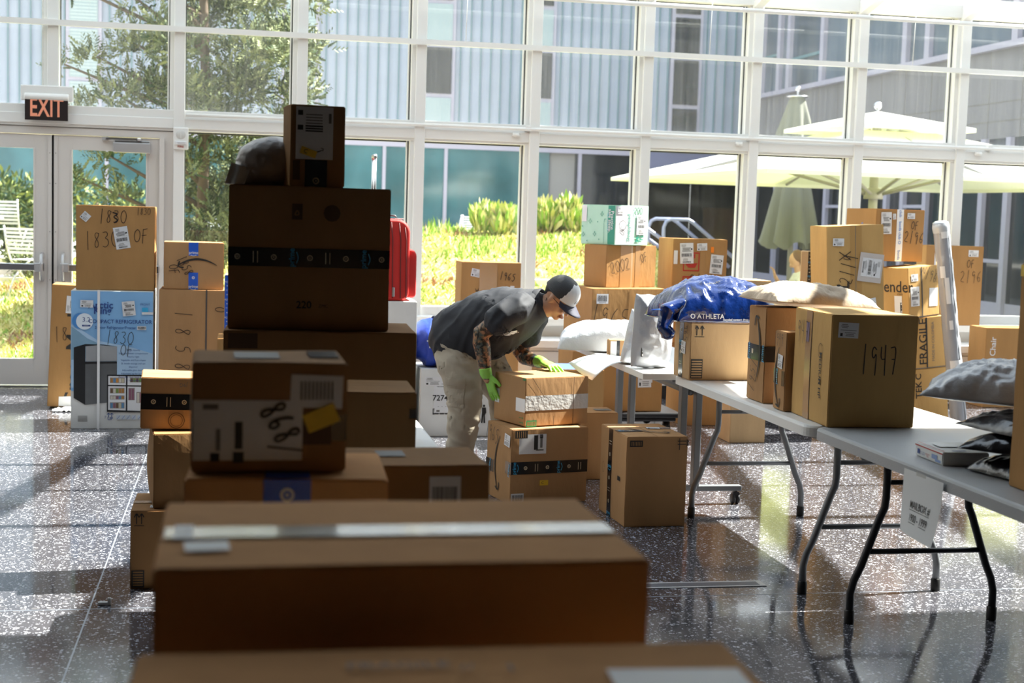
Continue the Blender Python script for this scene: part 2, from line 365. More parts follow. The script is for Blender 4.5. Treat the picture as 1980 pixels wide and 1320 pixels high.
# terrazzo floor
def terrazzo():
    M=bpy.data.materials.new('dark_terrazzo'); M.use_nodes=True; n=M.node_tree; b=n.nodes['Principled BSDF']; L=n.links
    t=n.nodes.new('ShaderNodeTexCoord'); col=None
    def ramp(a,b_,ca,cb):
        r=n.nodes.new('ShaderNodeValToRGB'); r.color_ramp.elements[0].position=a; r.color_ramp.elements[1].position=b_
        r.color_ramp.elements[0].color=ca; r.color_ramp.elements[1].color=cb; return r
    nz=n.nodes.new('ShaderNodeTexNoise'); nz.inputs['Scale'].default_value=1.3; nz.inputs['Detail'].default_value=3
    base=ramp(.3,.7,(.045,.045,.053,1),(.070,.067,.076,1)); L.new(t.outputs['Object'],nz.inputs[0]); L.new(nz.outputs[0],base.inputs[0]); prev=base.outputs[0]
    for sc,thr,cc,rad in ((80,.87,(.50,.51,.55,1),.50),(170,.87,(.42,.42,.47,1),.5),(48,.94,(.12,.115,.12,1),.6)):
        vo=n.nodes.new('ShaderNodeTexVoronoi'); vo.inputs['Scale'].default_value=sc; L.new(t.outputs['Object'],vo.inputs[0])
        sp=n.nodes.new('ShaderNodeSeparateColor'); L.new(vo.outputs['Color'],sp.inputs[0])
        g=n.nodes.new('ShaderNodeMath'); g.operation='GREATER_THAN'; g.inputs[1].default_value=thr; L.new(sp.outputs[0],g.inputs[0])
        l=n.nodes.new('ShaderNodeMath'); l.operation='LESS_THAN'; l.inputs[1].default_value=rad; L.new(vo.outputs['Distance'],l.inputs[0])
        mu=n.nodes.new('ShaderNodeMath'); mu.operation='MULTIPLY'; L.new(g.outputs[0],mu.inputs[0]); L.new(l.outputs[0],mu.inputs[1])
        mx=n.nodes.new('ShaderNodeMix'); mx.data_type='RGBA'; L.new(mu.outputs[0],mx.inputs[0]); L.new(prev,mx.inputs[6]); mx.inputs[7].default_value=cc; prev=mx.outputs[2]
    L.new(prev,b.inputs['Base Color']); b.inputs['Roughness'].default_value=.16; b.inputs['Specular IOR Level'].default_value=.55
    n2=n.nodes.new('ShaderNodeTexNoise'); n2.inputs['Scale'].default_value=2.5; n2.inputs['Detail'].default_value=6
    mr=n.nodes.new('ShaderNodeMapRange'); mr.inputs[1].default_value=.3; mr.inputs[2].default_value=.7; mr.inputs[3].default_value=.05; mr.inputs[4].default_value=.13
    L.new(t.outputs['Object'],n2.inputs[0]); L.new(n2.outputs[0],mr.inputs[0]); L.new(mr.outputs[0],b.inputs['Roughness'])
    return M
TZ=terrazzo()
X0,X1,YB=-5.0,12.0,-5.0
mb=MB(); mb.box((X0,YB,-.12),(X1,YF+.08,0),TZ); fl=struct(mb.build('floor'))
mb=MB(); JM=mat('terrazzo_joint',(.30,.33,.38),.3,metal=.3)
mb.box((-.549,YB+.1,-.002),(-.543,YF-.5,.0006),JM); mb.box((X0+.1,5.545,-.002),(X1-.1,5.551,.0006),JM)
struct(mb.build('trim_1'))                  # divider strips in the floor
mb=MB(); mb.box((.2,5.672,-.01),(2.25,5.76,.003),ALUP); mb.box((.22,5.688,.003),(2.225,5.744,.0036),mat('grille_grey',(.10,.10,.12),.4,metal=.4))
struct(mb.build('trim_2'))                  # floor outlet strip

# curtain wall
MX=[-1.535+1.0135*k for k in range(0,14)]; MX=[-5.0,-4.575,-3.562,-2.548]+MX
MX=sorted(set(MX)); ZT0,ZT1,ZTOP=2.17,2.345,3.52
mb=MB()
def mull(x,z0,z1): 
    mb.box((x-.062,YF-.09,z0),(x+.062,YF+.05,z1),WHP); mb.box((x-.026,YF-.13,z0),(x+.062,YF-.09,z1),WHP)
for x in MX:
    if x<-.6 and x>-2.5: mull(x,ZT1-.02,ZTOP)
    else: mull(x,0.6,ZTOP)
mb.box((X0,YF-.10,ZT0),(X1,YF+.05,ZT1),WHP); mb.box((X0,YF-.115,ZT0+.02),(X1,YF-.10,ZT1-.07),WHP)
mb.box((-.5,YF-.09,.66),(X1,YF+.05,.735),WHP); mb.box((X0,YF-.09,.66),(-2.55,YF+.05,.735),WHP)
mb.box((X0,YF-.12,ZTOP-.03),(X1,YF+.06,ZTOP+.09),WHP)
wb=struct(mb.build('wall_back',bevel=.003,seg=1))
# thin reveals around each pane, darker gasket lines, and the panes
GK=mat('window_gasket',(.05,.055,.05),.6); wn=0
for a,b in zip(MX[:-1],MX[1:]):
    xa,xb=a+.062,b-.062
    if xb-xa<.2: continue
    wn+=1; mb=MB(); door=(a<-.6 and a>-2.9)
    spans=[(ZT1,ZTOP-.03)] if door else [(.735,ZT0),(ZT1,ZTOP-.03)]
    for z0,z1 in spans:
        mb.box((xb-.012,YF-.01,z0),(xb,YF+.03,z1),GK); mb.box((xb-.022,YF-.012,z0),(xb-.012,YF+.03,z1),WHP)
        mb.box((xa,YF-.01,z1-.012),(xb,YF+.03,z1),GK); mb.box((xa,YF-.01,z0),(xa+.006,YF+.03,z1),GK)
    w=struct(mb.build('window_%d'%wn))
    for i,(z0,z1) in enumerate(spans):
        g=MB(); g.quad([(xa-.005,YF+.012,z0-.005),(xb+.005,YF+.012,z0-.005),(xb+.005,YF+.012,z1+.005),(xa-.005,YF+.012,z1+.005)],GLASSH if z0>2 else GLASS); g.build('glass_pane',w)
# window seats: sill and convector cover
mb=MB()
for xa,xb in ((-.47,X1),(X0,-2.55)):
    mb.box((xa,YF-.34,.60),(xb,YF+.02,.66),WHP); mb.box((xa,YF-.22,.50),(xb,YF+.02,.60),WHP)
    mb.box((xa,YF-.68,.44),(xb,YF-.22,.50),WHP); mb.box((xa,YF-.66,.12),(xb,YF-.22,.44),mat('convector_panel',(.62,.61,.60),.45))
    mb.box((xa,YF-.63,0),(xb,YF-.22,.12),DARK)
    x=xa+1.0
    while x<xb: mb.box((x-.003,YF-.663,.12),(x+.003,YF-.66,.44),GREY_INK); x+=1.52
    mb.box((xa,YF-.663,.405),(xb,YF-.66,.411),GREY_INK)
struct(mb.build('baseboard_back'))
# slim tie rod across the panes, and the cable rail on the transom
mb=MB(); mb.box((X0,YF-.17,2.985),(X1,YF-.13,3.03),WHP); struct(mb.build('trim_3'))
mb=MB(); mb.tube([(-.45,YF-.15,2.305),(X1,YF-.15,2.305)],.014,WHP,8)
for x in (.52,2.45,4.5,6.85): mb.box((x,YF-.16,2.29),(x+.05,YF-.10,2.33),WHP); mb.lathe([(0,0),(.03,0),(.035,-.03),(0,-.035)],WHP,12,(x-.08,YF-.13,2.27))
struct(mb.build('trim_4'))
mb=MB()
for x in (1.9,4.1,6.05): mb.tube([(x,YF-.15,3.0),(x+.01,YF-.15,3.6)],.003,WHP,5)
struct(mb.build('trim_5'))

# doors
mb=MB()
mb.box((-2.50,YF-.09,0),(-2.43,YF+.05,ZT0),WHD); mb.box((-.622,YF-.09,0),(-.545,YF+.05,ZT0),WHD); mb.box((-2.43,YF-.09,2.105),(-.622,YF+.05,ZT0),WHD)
mb.box((-2.50,YF-.085,2.162),(-.545,YF-.094,2.170),GREY_INK); mb.box((-2.43,YF-.08,-.001),(-.622,YF+.04,.008),CHROME)
mb.box((-.66,YF-.13,0.01),(-.622,YF-.09,2.105),WHD)
struct(mb.build('trim_6'))
def leaf(n,xa,xb,hinge):
    mb=MB(); y0,y1=YF-.075,YF-.03; zb,zt=.02,2.10; st=.145
    for a,b,c,d in ((xa,xa+st,zb,zt),(xb-st,xb,zb,zt),(xa+st,xb-st,zb,.235),(xa+st,xb-st,1.985,zt)): mb.box((a,y0,c),(b,y1,d),WHD)
    ins=.014
    for a,b,c,d in ((xa+st-ins,xa+st,.235,1.985),(xb-st,xb-st+ins,.235,1.985)): mb.box((a,y0-.006,c),(b,y0,d),WHD)
    o=struct(mb.build('door_%d'%n,bevel=.002,seg=1))
    g=MB(); g.quad([(xa+st,YF-.05,.235),(xb-st,YF-.05,.235),(xb-st,YF-.05,1.985),(xa+st,YF-.05,1.985)],GLASS); g.build('glass_pane',o)
    sgn=1 if hinge=='r' else -1; xin=xa if hinge=='r' else xb
    b=MB(); z=1.005; x0=xin+sgn*.06; x1=(xb if hinge=='r' else xa)-sgn*.03
    b.box((min(x0,x1),y0-.075,z-.028),(max(x0,x1),y0-.025,z+.028),CHROME); b.box((min(x0,x0+sgn*.07),y0-.09,z-.036),(max(x0,x0+sgn*.07),y0,z+.036),ALUP)
    b.box((min(x1,x1-sgn*.05),y0-.08,z-.034),(max(x1,x1-sgn*.05),y0,z+.034),BLK if n==2 else ALUP); b.build('push_bar',o,bevel=.004)
    h=MB(); hx=xin+sgn*.075; h.tube([(hx,y0-.005,z-.11),(hx,y0-.06,z-.10),(hx,y0-.085,z),(hx,y0-.06,z+.10),(hx,y0-.005,z+.11)],.014,ALUP,10); h.build('door_handle',o)
    c=MB(); cx=(xb-.30 if hinge=='r' else xa+.02); c.box((cx-.11,y0-.062,1.975),(cx+.19,y0-.004,2.055),ALUP); c.box((cx-.10,y0-.03,2.055),(cx+.185,y0-.006,2.075),GREY_INK); c.build('door_closer',o,bevel=.004)
    c2=MB(); c2.box((cx-.17,y0-.045,2.078),(cx+.12,y0-.030,2.092),CHROME); c2.lathe([(0,-.01),(.02,-.01),(.02,.012),(0,.012)],CHROME,12,(cx+.10,y0-.04,2.086)); c2.box((cx-.20,y0-.04,2.07),(cx-.15,y0-.01,2.10),ALUP); c2.build('closer_arm',o)
    s=MB(); e=xin; s.box((min(e,e+sgn*.028),y0-.012,.03),(max(e,e+sgn*.028),y0,2.09),WHD)
    for zz in (.3,.9,1.3,1.7,1.95): s.lathe([(0,-.002),(.004,-.002),(.004,0)],GREY_INK,8,(e+sgn*.014,y0-.012,zz),ax='y')
    s.build('astragal',o); return o
leaf(1,-2.425,-1.530,'l'); leaf(2,-1.512,-.626,'r')
mb=MB(); mb.box((-1.532,YF-.06,.02),(-1.510,YF-.045,2.1),DARK); struct(mb.build('trim_7'))

# exit sign
ex=empty('exit_sign',(-1.56,YF-.13,2.21),0,'EXIT sign with orange letters and white housing above the double doors','exit sign')
b=MB(); b.box((-.205,-.03,.16),(.205,.03,.285),WHP); b.tube([(-.175,-.035,.19),(.175,-.035,.19)],.03,WHP,14); b.build('housing',ex,bevel=.008)
EXP=mat('exit_mirror_panel',(.05,.04,.04),.08,metal=.3,bump=.5,bscale=6)
b=MB(); b.box((-.17,-.052,.0),(.17,-.044,.195),EXP); b.build('sign_plate',ex,bevel=.002,seg=1)
EXO=mat('exit_letters',(.95,.36,.22),.5); vs,fs=text_geo('EXIT',.21,.018)
b=MB(); b.add([(x*.62,-.0535,.098+y*1.02) for x,y in vs],fs,EXO); b.build('letters',ex)
# fire strobe
fs_=empty('fire_alarm_strobe',(-.487,YF-.14,2.015),0,'white fire alarm speaker strobe beside the door frame, marked FIRE','fire alarm')
b=MB(); b.box((-.062,-.012,0),(.062,.01,.185),WHP); b.build('casing',fs_,bevel=.008)
b=MB(); b.lathe([(0,-.016),(.036,-.016),(.04,-.012)],mat('speaker_grille',(.60,.60,.58),.5),24,(0,0,.125),ax='y'); b.box((-.002,-.019,.095),(.002,-.016,.155),WHP); b.build('speaker_grille',fs_)
b=MB(); b.box((-.046,-.034,.04),(.046,-.012,.068),mat('strobe_lens',(.75,.75,.76),.08,spec=.8)); b.box((-.03,-.035,.048),(.03,-.034,.058),CHROME); b.build('strobe_lens',fs_,bevel=.004)
vs,fs=text_geo('FIRE',.022,.02); b=MB(); b.add([(x*1.3,-.0128,.024+y) for x,y in vs],fs,RED); b.build('lettering',fs_)

# glazed roof, opaque ceiling, other walls
SL=.22; YR=5.98
def rz(y): return ZTOP+.09+(YF-y)*SL
mb=MB()
for x in MX: 
    a=.04
    vs=[(x-a,YF,rz(YF)-.02),(x+a,YF,rz(YF)-.02),(x+a,YR,rz(YR)-.02),(x-a,YR,rz(YR)-.02),(x-a,YF,rz(YF)-.17),(x+a,YF,rz(YF)-.17),(x+a,YR,rz(YR)-.17),(x-a,YR,rz(YR)-.17)]
    mb.add(vs,[(0,3,2,1),(4,5,6,7),(0,1,5,4),(1,2,6,5),(2,3,7,6),(3,0,4,7)],WHP)
for y in (10.9,9.3,7.7): mb.box((X0,y-.03,rz(y)-.12),(X1,y+.03,rz(y)-.03),WHP)
for y in (11.9,8.5): mb.tube([(X0,y,rz(y)-.35),(X1,y,rz(y)-.35)],.02,WHP,8)
struct(mb.build('trim_8'))
mb=MB(); mb.quad([(X0,YF+.02,rz(YF)+.0),(X1,YF+.02,rz(YF)),(X1,YR,rz(YR)),(X0,YR,rz(YR))],GLASSR); struct(mb.build('window_30'))
WALLK=mat('hall_wall_paint',(.06,.055,.05),.8); CEILM=mat('hall_ceiling_paint',(.05,.048,.045),.85)
mb=MB(); zc=rz(YR)-.02
mb.box((X0,YB,zc),(X1,YR,zc+.2),CEILM); struct(mb.build('ceiling'))
mb=MB(); mb.box((X0-.15,YB,0),(X0,YF+.1,zc+.3),mat('side_wall_paint',(.045,.042,.04),.8)); struct(mb.build('wall_left'))
mb=MB(); mb.box((X0,YB-.15,0),(X1,YB,zc+.2),WALLK); struct(mb.build('wall_front'))
mb=MB(); mb.box((X1,YB,0),(X1+.15,5.2,zc),WALLK)
for y in (5.3,7.1,8.9,10.7,YF): mb.box((X1,y-.06,0),(X1+.12,y+.06,zc if y<YR else rz(y)-.05),WHP)
mb.box((X1,5.2,.0),(X1+.12,YF,.5),WHP); mb.box((X1,5.2,2.2),(X1+.12,YF,2.34),WHP); struct(mb.build('wall_right'))
mb=MB(); mb.quad([(X1+.05,5.2,.5),(X1+.05,YF,.5),(X1+.05,YF,3.5),(X1+.05,5.2,4.9)],GLASSR); struct(mb.build('window_31'))

# ================================================================== tables
def folding_table(label,x0,x1,y0,y1,top,legm,frames,z=.74):
    cx,cy=(x0+x1)/2,(y0+y1)/2
    t=empty('folding_table',(cx,cy,0),0,label,'table','folding tables in the hall'); w,l=(x1-x0)/2,(y1-y0)/2
    # rounded rectangular moulded top
    bm=bmesh.new(); rc=.06; pts=[]
    for sx_,sy_,a0 in ((1,1,0),(-1,1,90),(-1,-1,180),(1,-1,270)):
        for k in range(7):
            a=R(a0+15*k); pts.append((sx_*(w-rc)+rc*math.cos(a),sy_*(l-rc)+rc*math.sin(a)))
    prof=[(.0,z-.048),(0,z-.012),(-.004,z-.004),(-.012,z)]
    rings=[]
    for off,zz in prof:
        rings.append([bm.verts.new((px*(1+off/w),py*(1+off/l),zz)) for px,py in pts])
    for a,b in zip(rings[:-1],rings[1:]):
        for i in range(len(pts)): bm.faces.new((a[i],a[(i+1)%len(pts)],b[(i+1)%len(pts)],b[i]))
    bm.faces.new(rings[-1]); bm.faces.new(rings[0][::-1])
    me=bpy.data.meshes.new('tabletop'); bm.to_mesh(me); bm.free(); me.materials.append(top); o=bpy.data.objects.new('tabletop',me); COL.objects.link(o); o.parent=t
    mb=MB(); mb.box((-w+.09,-l+.10,z-.075),(-w+.115,l-.10,z-.048),legm); mb.box((w-.115,-l+.10,z-.075),(w-.09,l-.10,z-.048),legm); mb.build('side_rail',t)
    for fy,dirn in frames:
        y=fy-cy
        for s in (-1,1):
            b=MB(); xt,xb=s*.175,s*.305
            path=[(xt,y,z-.05),(xt,y,.50),(xt+s*.004,y,.46),(xt+s*.022,y,.42),(xb-s*.04,y,.23),(xb-s*.012,y,.17),(xb,y,.12),(xb,y,.03)]
            b.tube(path,.0155,legm,12); g=b.build('leg',t)
            c=MB(); c.lathe([(.0,0),(.019,0),(.020,.004),(.020,.05),(.016,.055)],DARK,14,(xb,y,0)); c.build('rubber_foot',g)
        for hw,zz,rr in ((.235,.285,.011),(.18,.56,.010),(.27,z-.055,.012)): b=MB(); b.tube([(-hw,y,zz),(hw,y,zz)],rr,legm,10); b.build('crossbar',t)
        b=MB(); yk=y+dirn*.20; ym=y+dirn*.46
        for s in (-.05,.05): b.tube([(s,y,.56),(s*.4,yk,.62)],.007,legm,8)
        b.tube([(0,yk,.62),(0,ym,z-.07)],.011,legm,8); b.lathe([(0,-.018),(.02,-.018),(.02,.018),(0,.018)],legm,12,(0,yk,.62),ax='x'); b.build('brace',t)
    return t
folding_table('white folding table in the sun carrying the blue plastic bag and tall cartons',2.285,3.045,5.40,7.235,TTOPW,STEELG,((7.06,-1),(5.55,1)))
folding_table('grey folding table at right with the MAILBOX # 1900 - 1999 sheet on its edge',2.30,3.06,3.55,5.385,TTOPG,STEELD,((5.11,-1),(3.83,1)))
folding_table('white folding table mostly hidden under the dark stacked cartons at left',-.055,.705,3.76,5.60,TTOPW,STEELG,((5.25,-1),(4.1,1)))
folding_table('folding table in the foreground, hidden under the nearest large cartons',-.055+.0,.705,1.90-.99,3.75-.01,TTOPW,STEELG,((3.4,-1),(1.25,1)))
# flip-top table on T legs with castors
t=empty('flip_top_table',(2.44,8.05,0),0,'white table on grey T-shaped castor legs, holding the white and grey mailing bags','table','folding tables in the hall')
b=MB(); b.box((-.32,-.81,.705),(.32,.81,.74),TTOPW); b.build('tabletop',t,bevel=.003)
for y in (-.66,.66):
    for s in (-.042,.042):
        b=MB(); b.box((s-.018,y-.03,.10),(s+.018,y+.03,.705),STEELG); b.build('leg',t,bevel=.004)
    b=MB(); b.box((-.31,y-.022,.075),(.31,y+.022,.105),STEELG); ft=b.build('foot_bar',t,bevel=.004)
    b=MB(); b.box((-.12,y-.04,.68),(.12,y+.04,.705),STEELG); b.build('bracket',t)
    for s in (-.28,.28):
        b=MB()
        for q in (-.013,.013): b.lathe([(0,-.008),(.027,-.008),(.03,-.004),(.03,.004),(.027,.008),(0,.008)],BLK,20,(s+q,y,.03),ax='x')
        b.box((s-.006,y-.02,.03),(s+.006,y+.012,.075),BLK); b.box((s-.018,y-.022,.052),(s+.018,y+.0,.068),BLK); b.build('castor',t)
b=MB(); b.tube([(0,-.66,.62),(0,.66,.62)],.018,STEELG,10); b.build('crossbar',t)

# ================================================================== cartons
def F(b,s): return Face(b,s)
# ---- left group
fr=carton('refrigerator_carton','tall light-blue COMPACT REFRIGERATOR carton with a white strap, below the box marked 1830',-1.118,10.06,1.0,.545,.50,.955,0,CBW,seam=None,topflap=False,bulge=0.0)
f=F(fr,'front'); f.rect(.5,.635,.995,.72,SKYB)
MTN=mat('printed_mountain',(.22,.38,.52),.5,var=.15,vscale=4); MTN2=mat('printed_mist',(.42,.60,.80),.5,var=.1,vscale=3)
f.done('printed_panel')
W_,H_=f.W,f.H
f.poly(0,0,[(0,.30*H_),(.0,.76*H_),(.06*W_,.74*H_),(.2*W_,.69*H_),(.33*W_,.64*H_),(.5*W_,.62*H_),(.7*W_,.60*H_),(.995*W_,.55*H_),(.995*W_,.30*H_)],MTN2)
f.poly(0,0,[(0.003,.5*H_),(.003,.74*H_),(.08*W_,.71*H_),(.2*W_,.655*H_),(.3*W_,.63*H_),(.36*W_,.6*H_),(.3*W_,.52*H_)],MTN,0,.0004)
def pl(f,pts,M,l=0): f.poly(0,0,[(x*f.W,y*f.H) for x,y in pts],M,0,l)
FDK=mat('printed_fridge_dark',(.012,.013,.015),.4); FGR=mat('printed_fridge_grey',(.13,.135,.14),.4,var=.25,vscale=3); FLG=mat('printed_fridge_light',(.36,.37,.38),.4,var=.2,vscale=3)
f.done('printed_panel')
pl(f,[(.035,.225),(.035,.59),(.175,.615),(.175,.175)],FDK); pl(f,[(.175,.175),(.175,.485),(.56,.49),(.56,.20)],FGR); pl(f,[(.18,.49),(.18,.61),(.56,.60),(.56,.495)],FLG)
pl(f,[(.175,.47),(.175,.488),(.56,.492),(.56,.477)],FDK,.0004); pl(f,[(.035,.59),(.175,.615),(.56,.60),(.4,.612)],FDK,.0004)
f.done('printed_picture')
pl(f,[(.44,.125),(.44,.395),(.93,.395),(.93,.12)],FDK); WI=mat('printed_interior_white',(.75,.76,.78),.5)
pl(f,[(.455,.14),(.455,.385),(.67,.385),(.67,.135)],WI,.0003); pl(f,[(.69,.135),(.69,.385),(.915,.385),(.915,.13)],WI,.0003)
cols=[(.15,.09,.05),(.55,.50,.35),(.10,.25,.45),(.42,.20,.05),(.20,.30,.06),(.60,.25,.04),(.25,.10,.15),(.62,.58,.5)]
rd=random.Random(3)
for (a,b_,c,d) in ((.475,.335,.655,.375),(.475,.26,.655,.30),(.475,.215,.655,.245),(.475,.15,.655,.195),(.72,.34,.88,.375),(.80,.19,.88,.27),(.70,.21,.78,.30)):
    pl(f,[(a,b_),(a,d),(c,d),(c,b_)],mat('printed_shelf',(.30,.27,.25),.5),.0005)
    x=a+.008
    while x<c-.02:
        q=rd.choice(cols); M_=mat('printed_food_%d'%cols.index(q),q,.5); pl(f,[(x,b_+.003),(x,d-.006),(x+.028,d-.006),(x+.028,b_+.003)],M_,.0008); x+=.034
pl(f,[(.455,.312),(.455,.322),(.915,.318),(.915,.308)],FDK,.0007)
f.done('printed_picture')
f.text(.36,.895,'Arctic',.066,NAVY,bold=.02); f.text(.38,.855,'King',.066,NAVY,bold=.02)
f.text(.60,.778,'COMPACT REFRIGERATOR',.036,NAVY,bold=.012,sx=.97); f.text(.54,.735,'2-Door Refrigerator/Freezer',.026,NAVY,bold=.012,sx=.9)
pts=[(.055*math.cos(a*.2618),.055*math.sin(a*.2618)) for a in range(24)]
f.poly(.115,.78,pts,mat('printed_drop_blue',(.08,.28,.65),.4)); f.poly(.165,.778,[(x*1.02,y*1.02) for x,y in pts],mat('printed_pale_circle',(.80,.86,.92),.4),0,.0004)
f.text(.185,.79,'3.2',.045,NAVY,lift=.0008); f.rect(.185,.748,.10,.012,NAVY,lift=.0006); f.text(.185,.748,'CU.FT.',.012,LABW,lift=.001)
for k,tx in enumerate(('Large capacity','Separate freezer compartment','Interior light','Vegetable and fruit crisper','2L bottle storage and can','dispenser','Adjustable glass shelves','Adjustable leg for leveling','Reversible door hinge for right','or left opening')):
    f.text(.76,.575-.0245*k,tx,.0165,NAVY,sx=.95)
f.text(.90,.905,'FRONT',.02,NAVY); f.rect(.90,.862,.075,.042,mat('energy_blue',(.05,.42,.75),.4)); f.rect(.90,.845,.06,.01,LABW,lift=.0006)
f.label(.86,.735,.06,.026,0,'bar'); 
x=.09
while x<.20: f.rect(x,.075,.004,.045,GREY_INK); x+=.009
f.text(.48,.075,'UP',.030,NAVY,bold=.02); f.text(.42,.085,'7',.026,NAVY)
for x in (.46,.50): f.stroke(x,.10,[(0,-.014),(0,.016)],.005,NAVY); f.stroke(x,.10,[(-.01,.004),(0,.017),(.01,.004)],.004,NAVY)
for x in (.58,.64,.70,.77,.84): f.stroke(x,.085,[(-.010,-.014),(.012,.014)],.002,NAVY); f.rect(x,.085,.05,.03,mat('pale_print',(.60,.66,.75),.5),lift=-.0006)
f.done('printed_lettering')
f.label(.19,.905,.085,.05,-1,'small'); f.label(.70,.875,.085,.10,6,'ship',2); f.rect(.93,.842,.14,.018,LABW)
f.done('shipping_label')
f.write(.60,.665,'1830',.085,-3,.004); f.write(.68,.575,'OF',.075,-2,.004); f.done('handwriting')
f.rect(.335,.495,.032,1.02,WHITE,lift=.001); f.done('carton_strap')
g=F(fr,'top'); g.rect(.335,.5,.032,1.0,WHITE); g.done('carton_strap')
b=MB(); b.box((-.255,-.24,0.0),(.265,.24,.0115),DARK); 
b18=carton('carton','square tan carton marked 1830 OF standing on the refrigerator carton',-1.092,10.10,1.5,.522,.45,.578,.957,CBO,bulge=.005)
f=F(b18,'front'); f.write(.47,.875,'1830',.085,0,.004); f.write(.86,.945,'1830',.042,0,.003); f.write(.33,.60,'1830',.105,6,.004); f.write(.83,.655,'OF',.09,0,.004); f.stroke(.50,.87,[(-.02,.03),(.02,.02),(-.02,.0),(.02,-.02),(-.01,-.04)],.008,PEN); f.done('handwriting')
f.label(.12,.865,.055,.055,-40,'small'); f.label(.58,.625,.095,.15,10,'ship',4); f.done('shipping_label')
gm=carton('carton','tan carton with large upward-running lettering leaning behind the refrigerator carton',-1.40,11.05,2,.46,.33,.92,0,CBO,tilt=2.2,pivot=(-.94,0))
f=F(gm,'front'); f.text(.40,.43,'GreenMade',.165,INK,90,bold=.012); f.done('printed_lettering'); f.label(.37,.84,.13,.125,88,'ship',5); f.poly(.33,.03,[(-.07,-.02),(-.07,.05),(.09,.06),(.09,-.03)],PAPER); f.done('shipping_label'); f.write(.18,.60,'18',.10,8,.004); f.done('handwriting')
b58=carton('carton','tall tan carton marked 1858 downward with a dark tape line, near the door frame',-.535,10.06,0,.50,.45,.972,0,CB)
f=F(b58,'front'); f.rect(.64,.5,.022,1,mat('dark_seam_tape',(.08,.075,.075),.4)); f.done('packing_tape')  # dark tape running down the carton front
for k,c_ in enumerate('1858'): f.write(.33,.82-.125*k,c_,.10,-90,.004,ws=.85)
f.write(.83,.86,'O',.07,-90,.004); f.done('handwriting'); f.label(.30,.075,.105,.125,3,'ship',6); f.done('shipping_label')
sm=carton('carton','small tan carton printed with a curved black arrow, blue tape, on the tall 1858 carton',-.505,10.08,2.5,.405,.35,.325,.974,CB)
f=F(sm,'front'); f.prime('v',.49,.065,.72,1,BLUE,rnd=0); f.prime('v',.49,.065,0,.36,BLUE,rnd=0); f.done('packing_tape')
f.smile(.56,.52,.26,180,INK,1,.11); f.done('printed_smile'); f.write(.36,.5,'1858',.062,-62,.004); f.write(.17,.42,'OF',.06,-80,.004); f.done('handwriting')
sb=carton('carton','narrow upright tan carton wedged between the tall 1858 carton and the dark stack',-.085,9.2,0,.17,.3,.40,.72,CBL); f=F(sb,'front'); f.prime('v',.1,.03,0,1,BLUE); f.done('packing_tape')
carton('carton','plain brown carton under the narrow upright one, beside the dark stack',-.125,9.15,0,.24,.36,.72,0,CBO)
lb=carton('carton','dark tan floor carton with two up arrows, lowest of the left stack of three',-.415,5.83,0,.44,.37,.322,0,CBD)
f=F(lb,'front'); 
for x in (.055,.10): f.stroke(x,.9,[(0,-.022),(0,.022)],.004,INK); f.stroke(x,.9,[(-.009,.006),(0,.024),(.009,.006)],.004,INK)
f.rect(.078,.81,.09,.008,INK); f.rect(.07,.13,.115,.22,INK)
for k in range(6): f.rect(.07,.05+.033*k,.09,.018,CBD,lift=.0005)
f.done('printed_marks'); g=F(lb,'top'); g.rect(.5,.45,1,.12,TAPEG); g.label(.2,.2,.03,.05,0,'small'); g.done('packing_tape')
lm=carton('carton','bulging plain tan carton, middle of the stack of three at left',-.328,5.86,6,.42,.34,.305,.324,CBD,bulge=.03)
lt=carton('carton','tan carton with black printed tape and number 56, topmost of the left stack of three',-.388,5.95,3,.40,.28,.212,.631,CB,tilt=1.2,pivot=(.0,.631))
f=F(lt,'front'); f.prime('u',.53,.065,0,1,phase=.03,rnd=1); f.done('packing_tape'); f.text(.62,.86,'56',.045,INK,180,bold=.01); f.text(.42,.87,'J9G',.022,GREY_INK,180)
pts=[(.033*math.cos(a*.5236),.033*math.sin(a*.5236)) for a in range(13)]; f.stroke(.36,.17,pts,.003,CB_INK); f.stroke(.36,.17,[(x*.75,y*.75) for x,y in pts],.002,CB_INK); f.rect(.66,.13,.09,.17,CB_INK); f.done('printed_marks')
# ---- tall dark stack on the left table
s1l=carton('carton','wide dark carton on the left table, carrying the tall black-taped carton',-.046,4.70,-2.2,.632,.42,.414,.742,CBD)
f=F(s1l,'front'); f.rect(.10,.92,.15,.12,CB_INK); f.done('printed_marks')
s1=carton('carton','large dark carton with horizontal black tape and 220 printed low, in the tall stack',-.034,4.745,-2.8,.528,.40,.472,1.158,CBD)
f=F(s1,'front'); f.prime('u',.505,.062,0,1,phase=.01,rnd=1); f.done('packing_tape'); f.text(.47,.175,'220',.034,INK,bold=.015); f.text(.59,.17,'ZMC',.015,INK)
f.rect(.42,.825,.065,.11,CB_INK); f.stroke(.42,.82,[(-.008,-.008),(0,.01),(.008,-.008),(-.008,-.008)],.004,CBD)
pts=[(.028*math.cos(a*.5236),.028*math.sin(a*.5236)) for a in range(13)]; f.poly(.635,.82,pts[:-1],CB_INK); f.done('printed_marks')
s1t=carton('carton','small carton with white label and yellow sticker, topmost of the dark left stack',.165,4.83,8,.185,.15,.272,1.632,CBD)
f=F(s1t,'front'); f.prime('v',.47,.075,0,.33,rnd=1); f.done('packing_tape'); f.rect(.11,.2,.13,.24,CB_INK); f.done('printed_marks')
f.rect(.43,.655,.68,.64,LABW); f.done('shipping_label'); f.smile(.43,.46,.06,0,INK,1,.13)
for k in range(4): f.rect(.42,.88-.035*k,.3,.012,GREY_INK)
for k in range(3): f.rect(.42,.74-.03*k,.32,.018,INK)
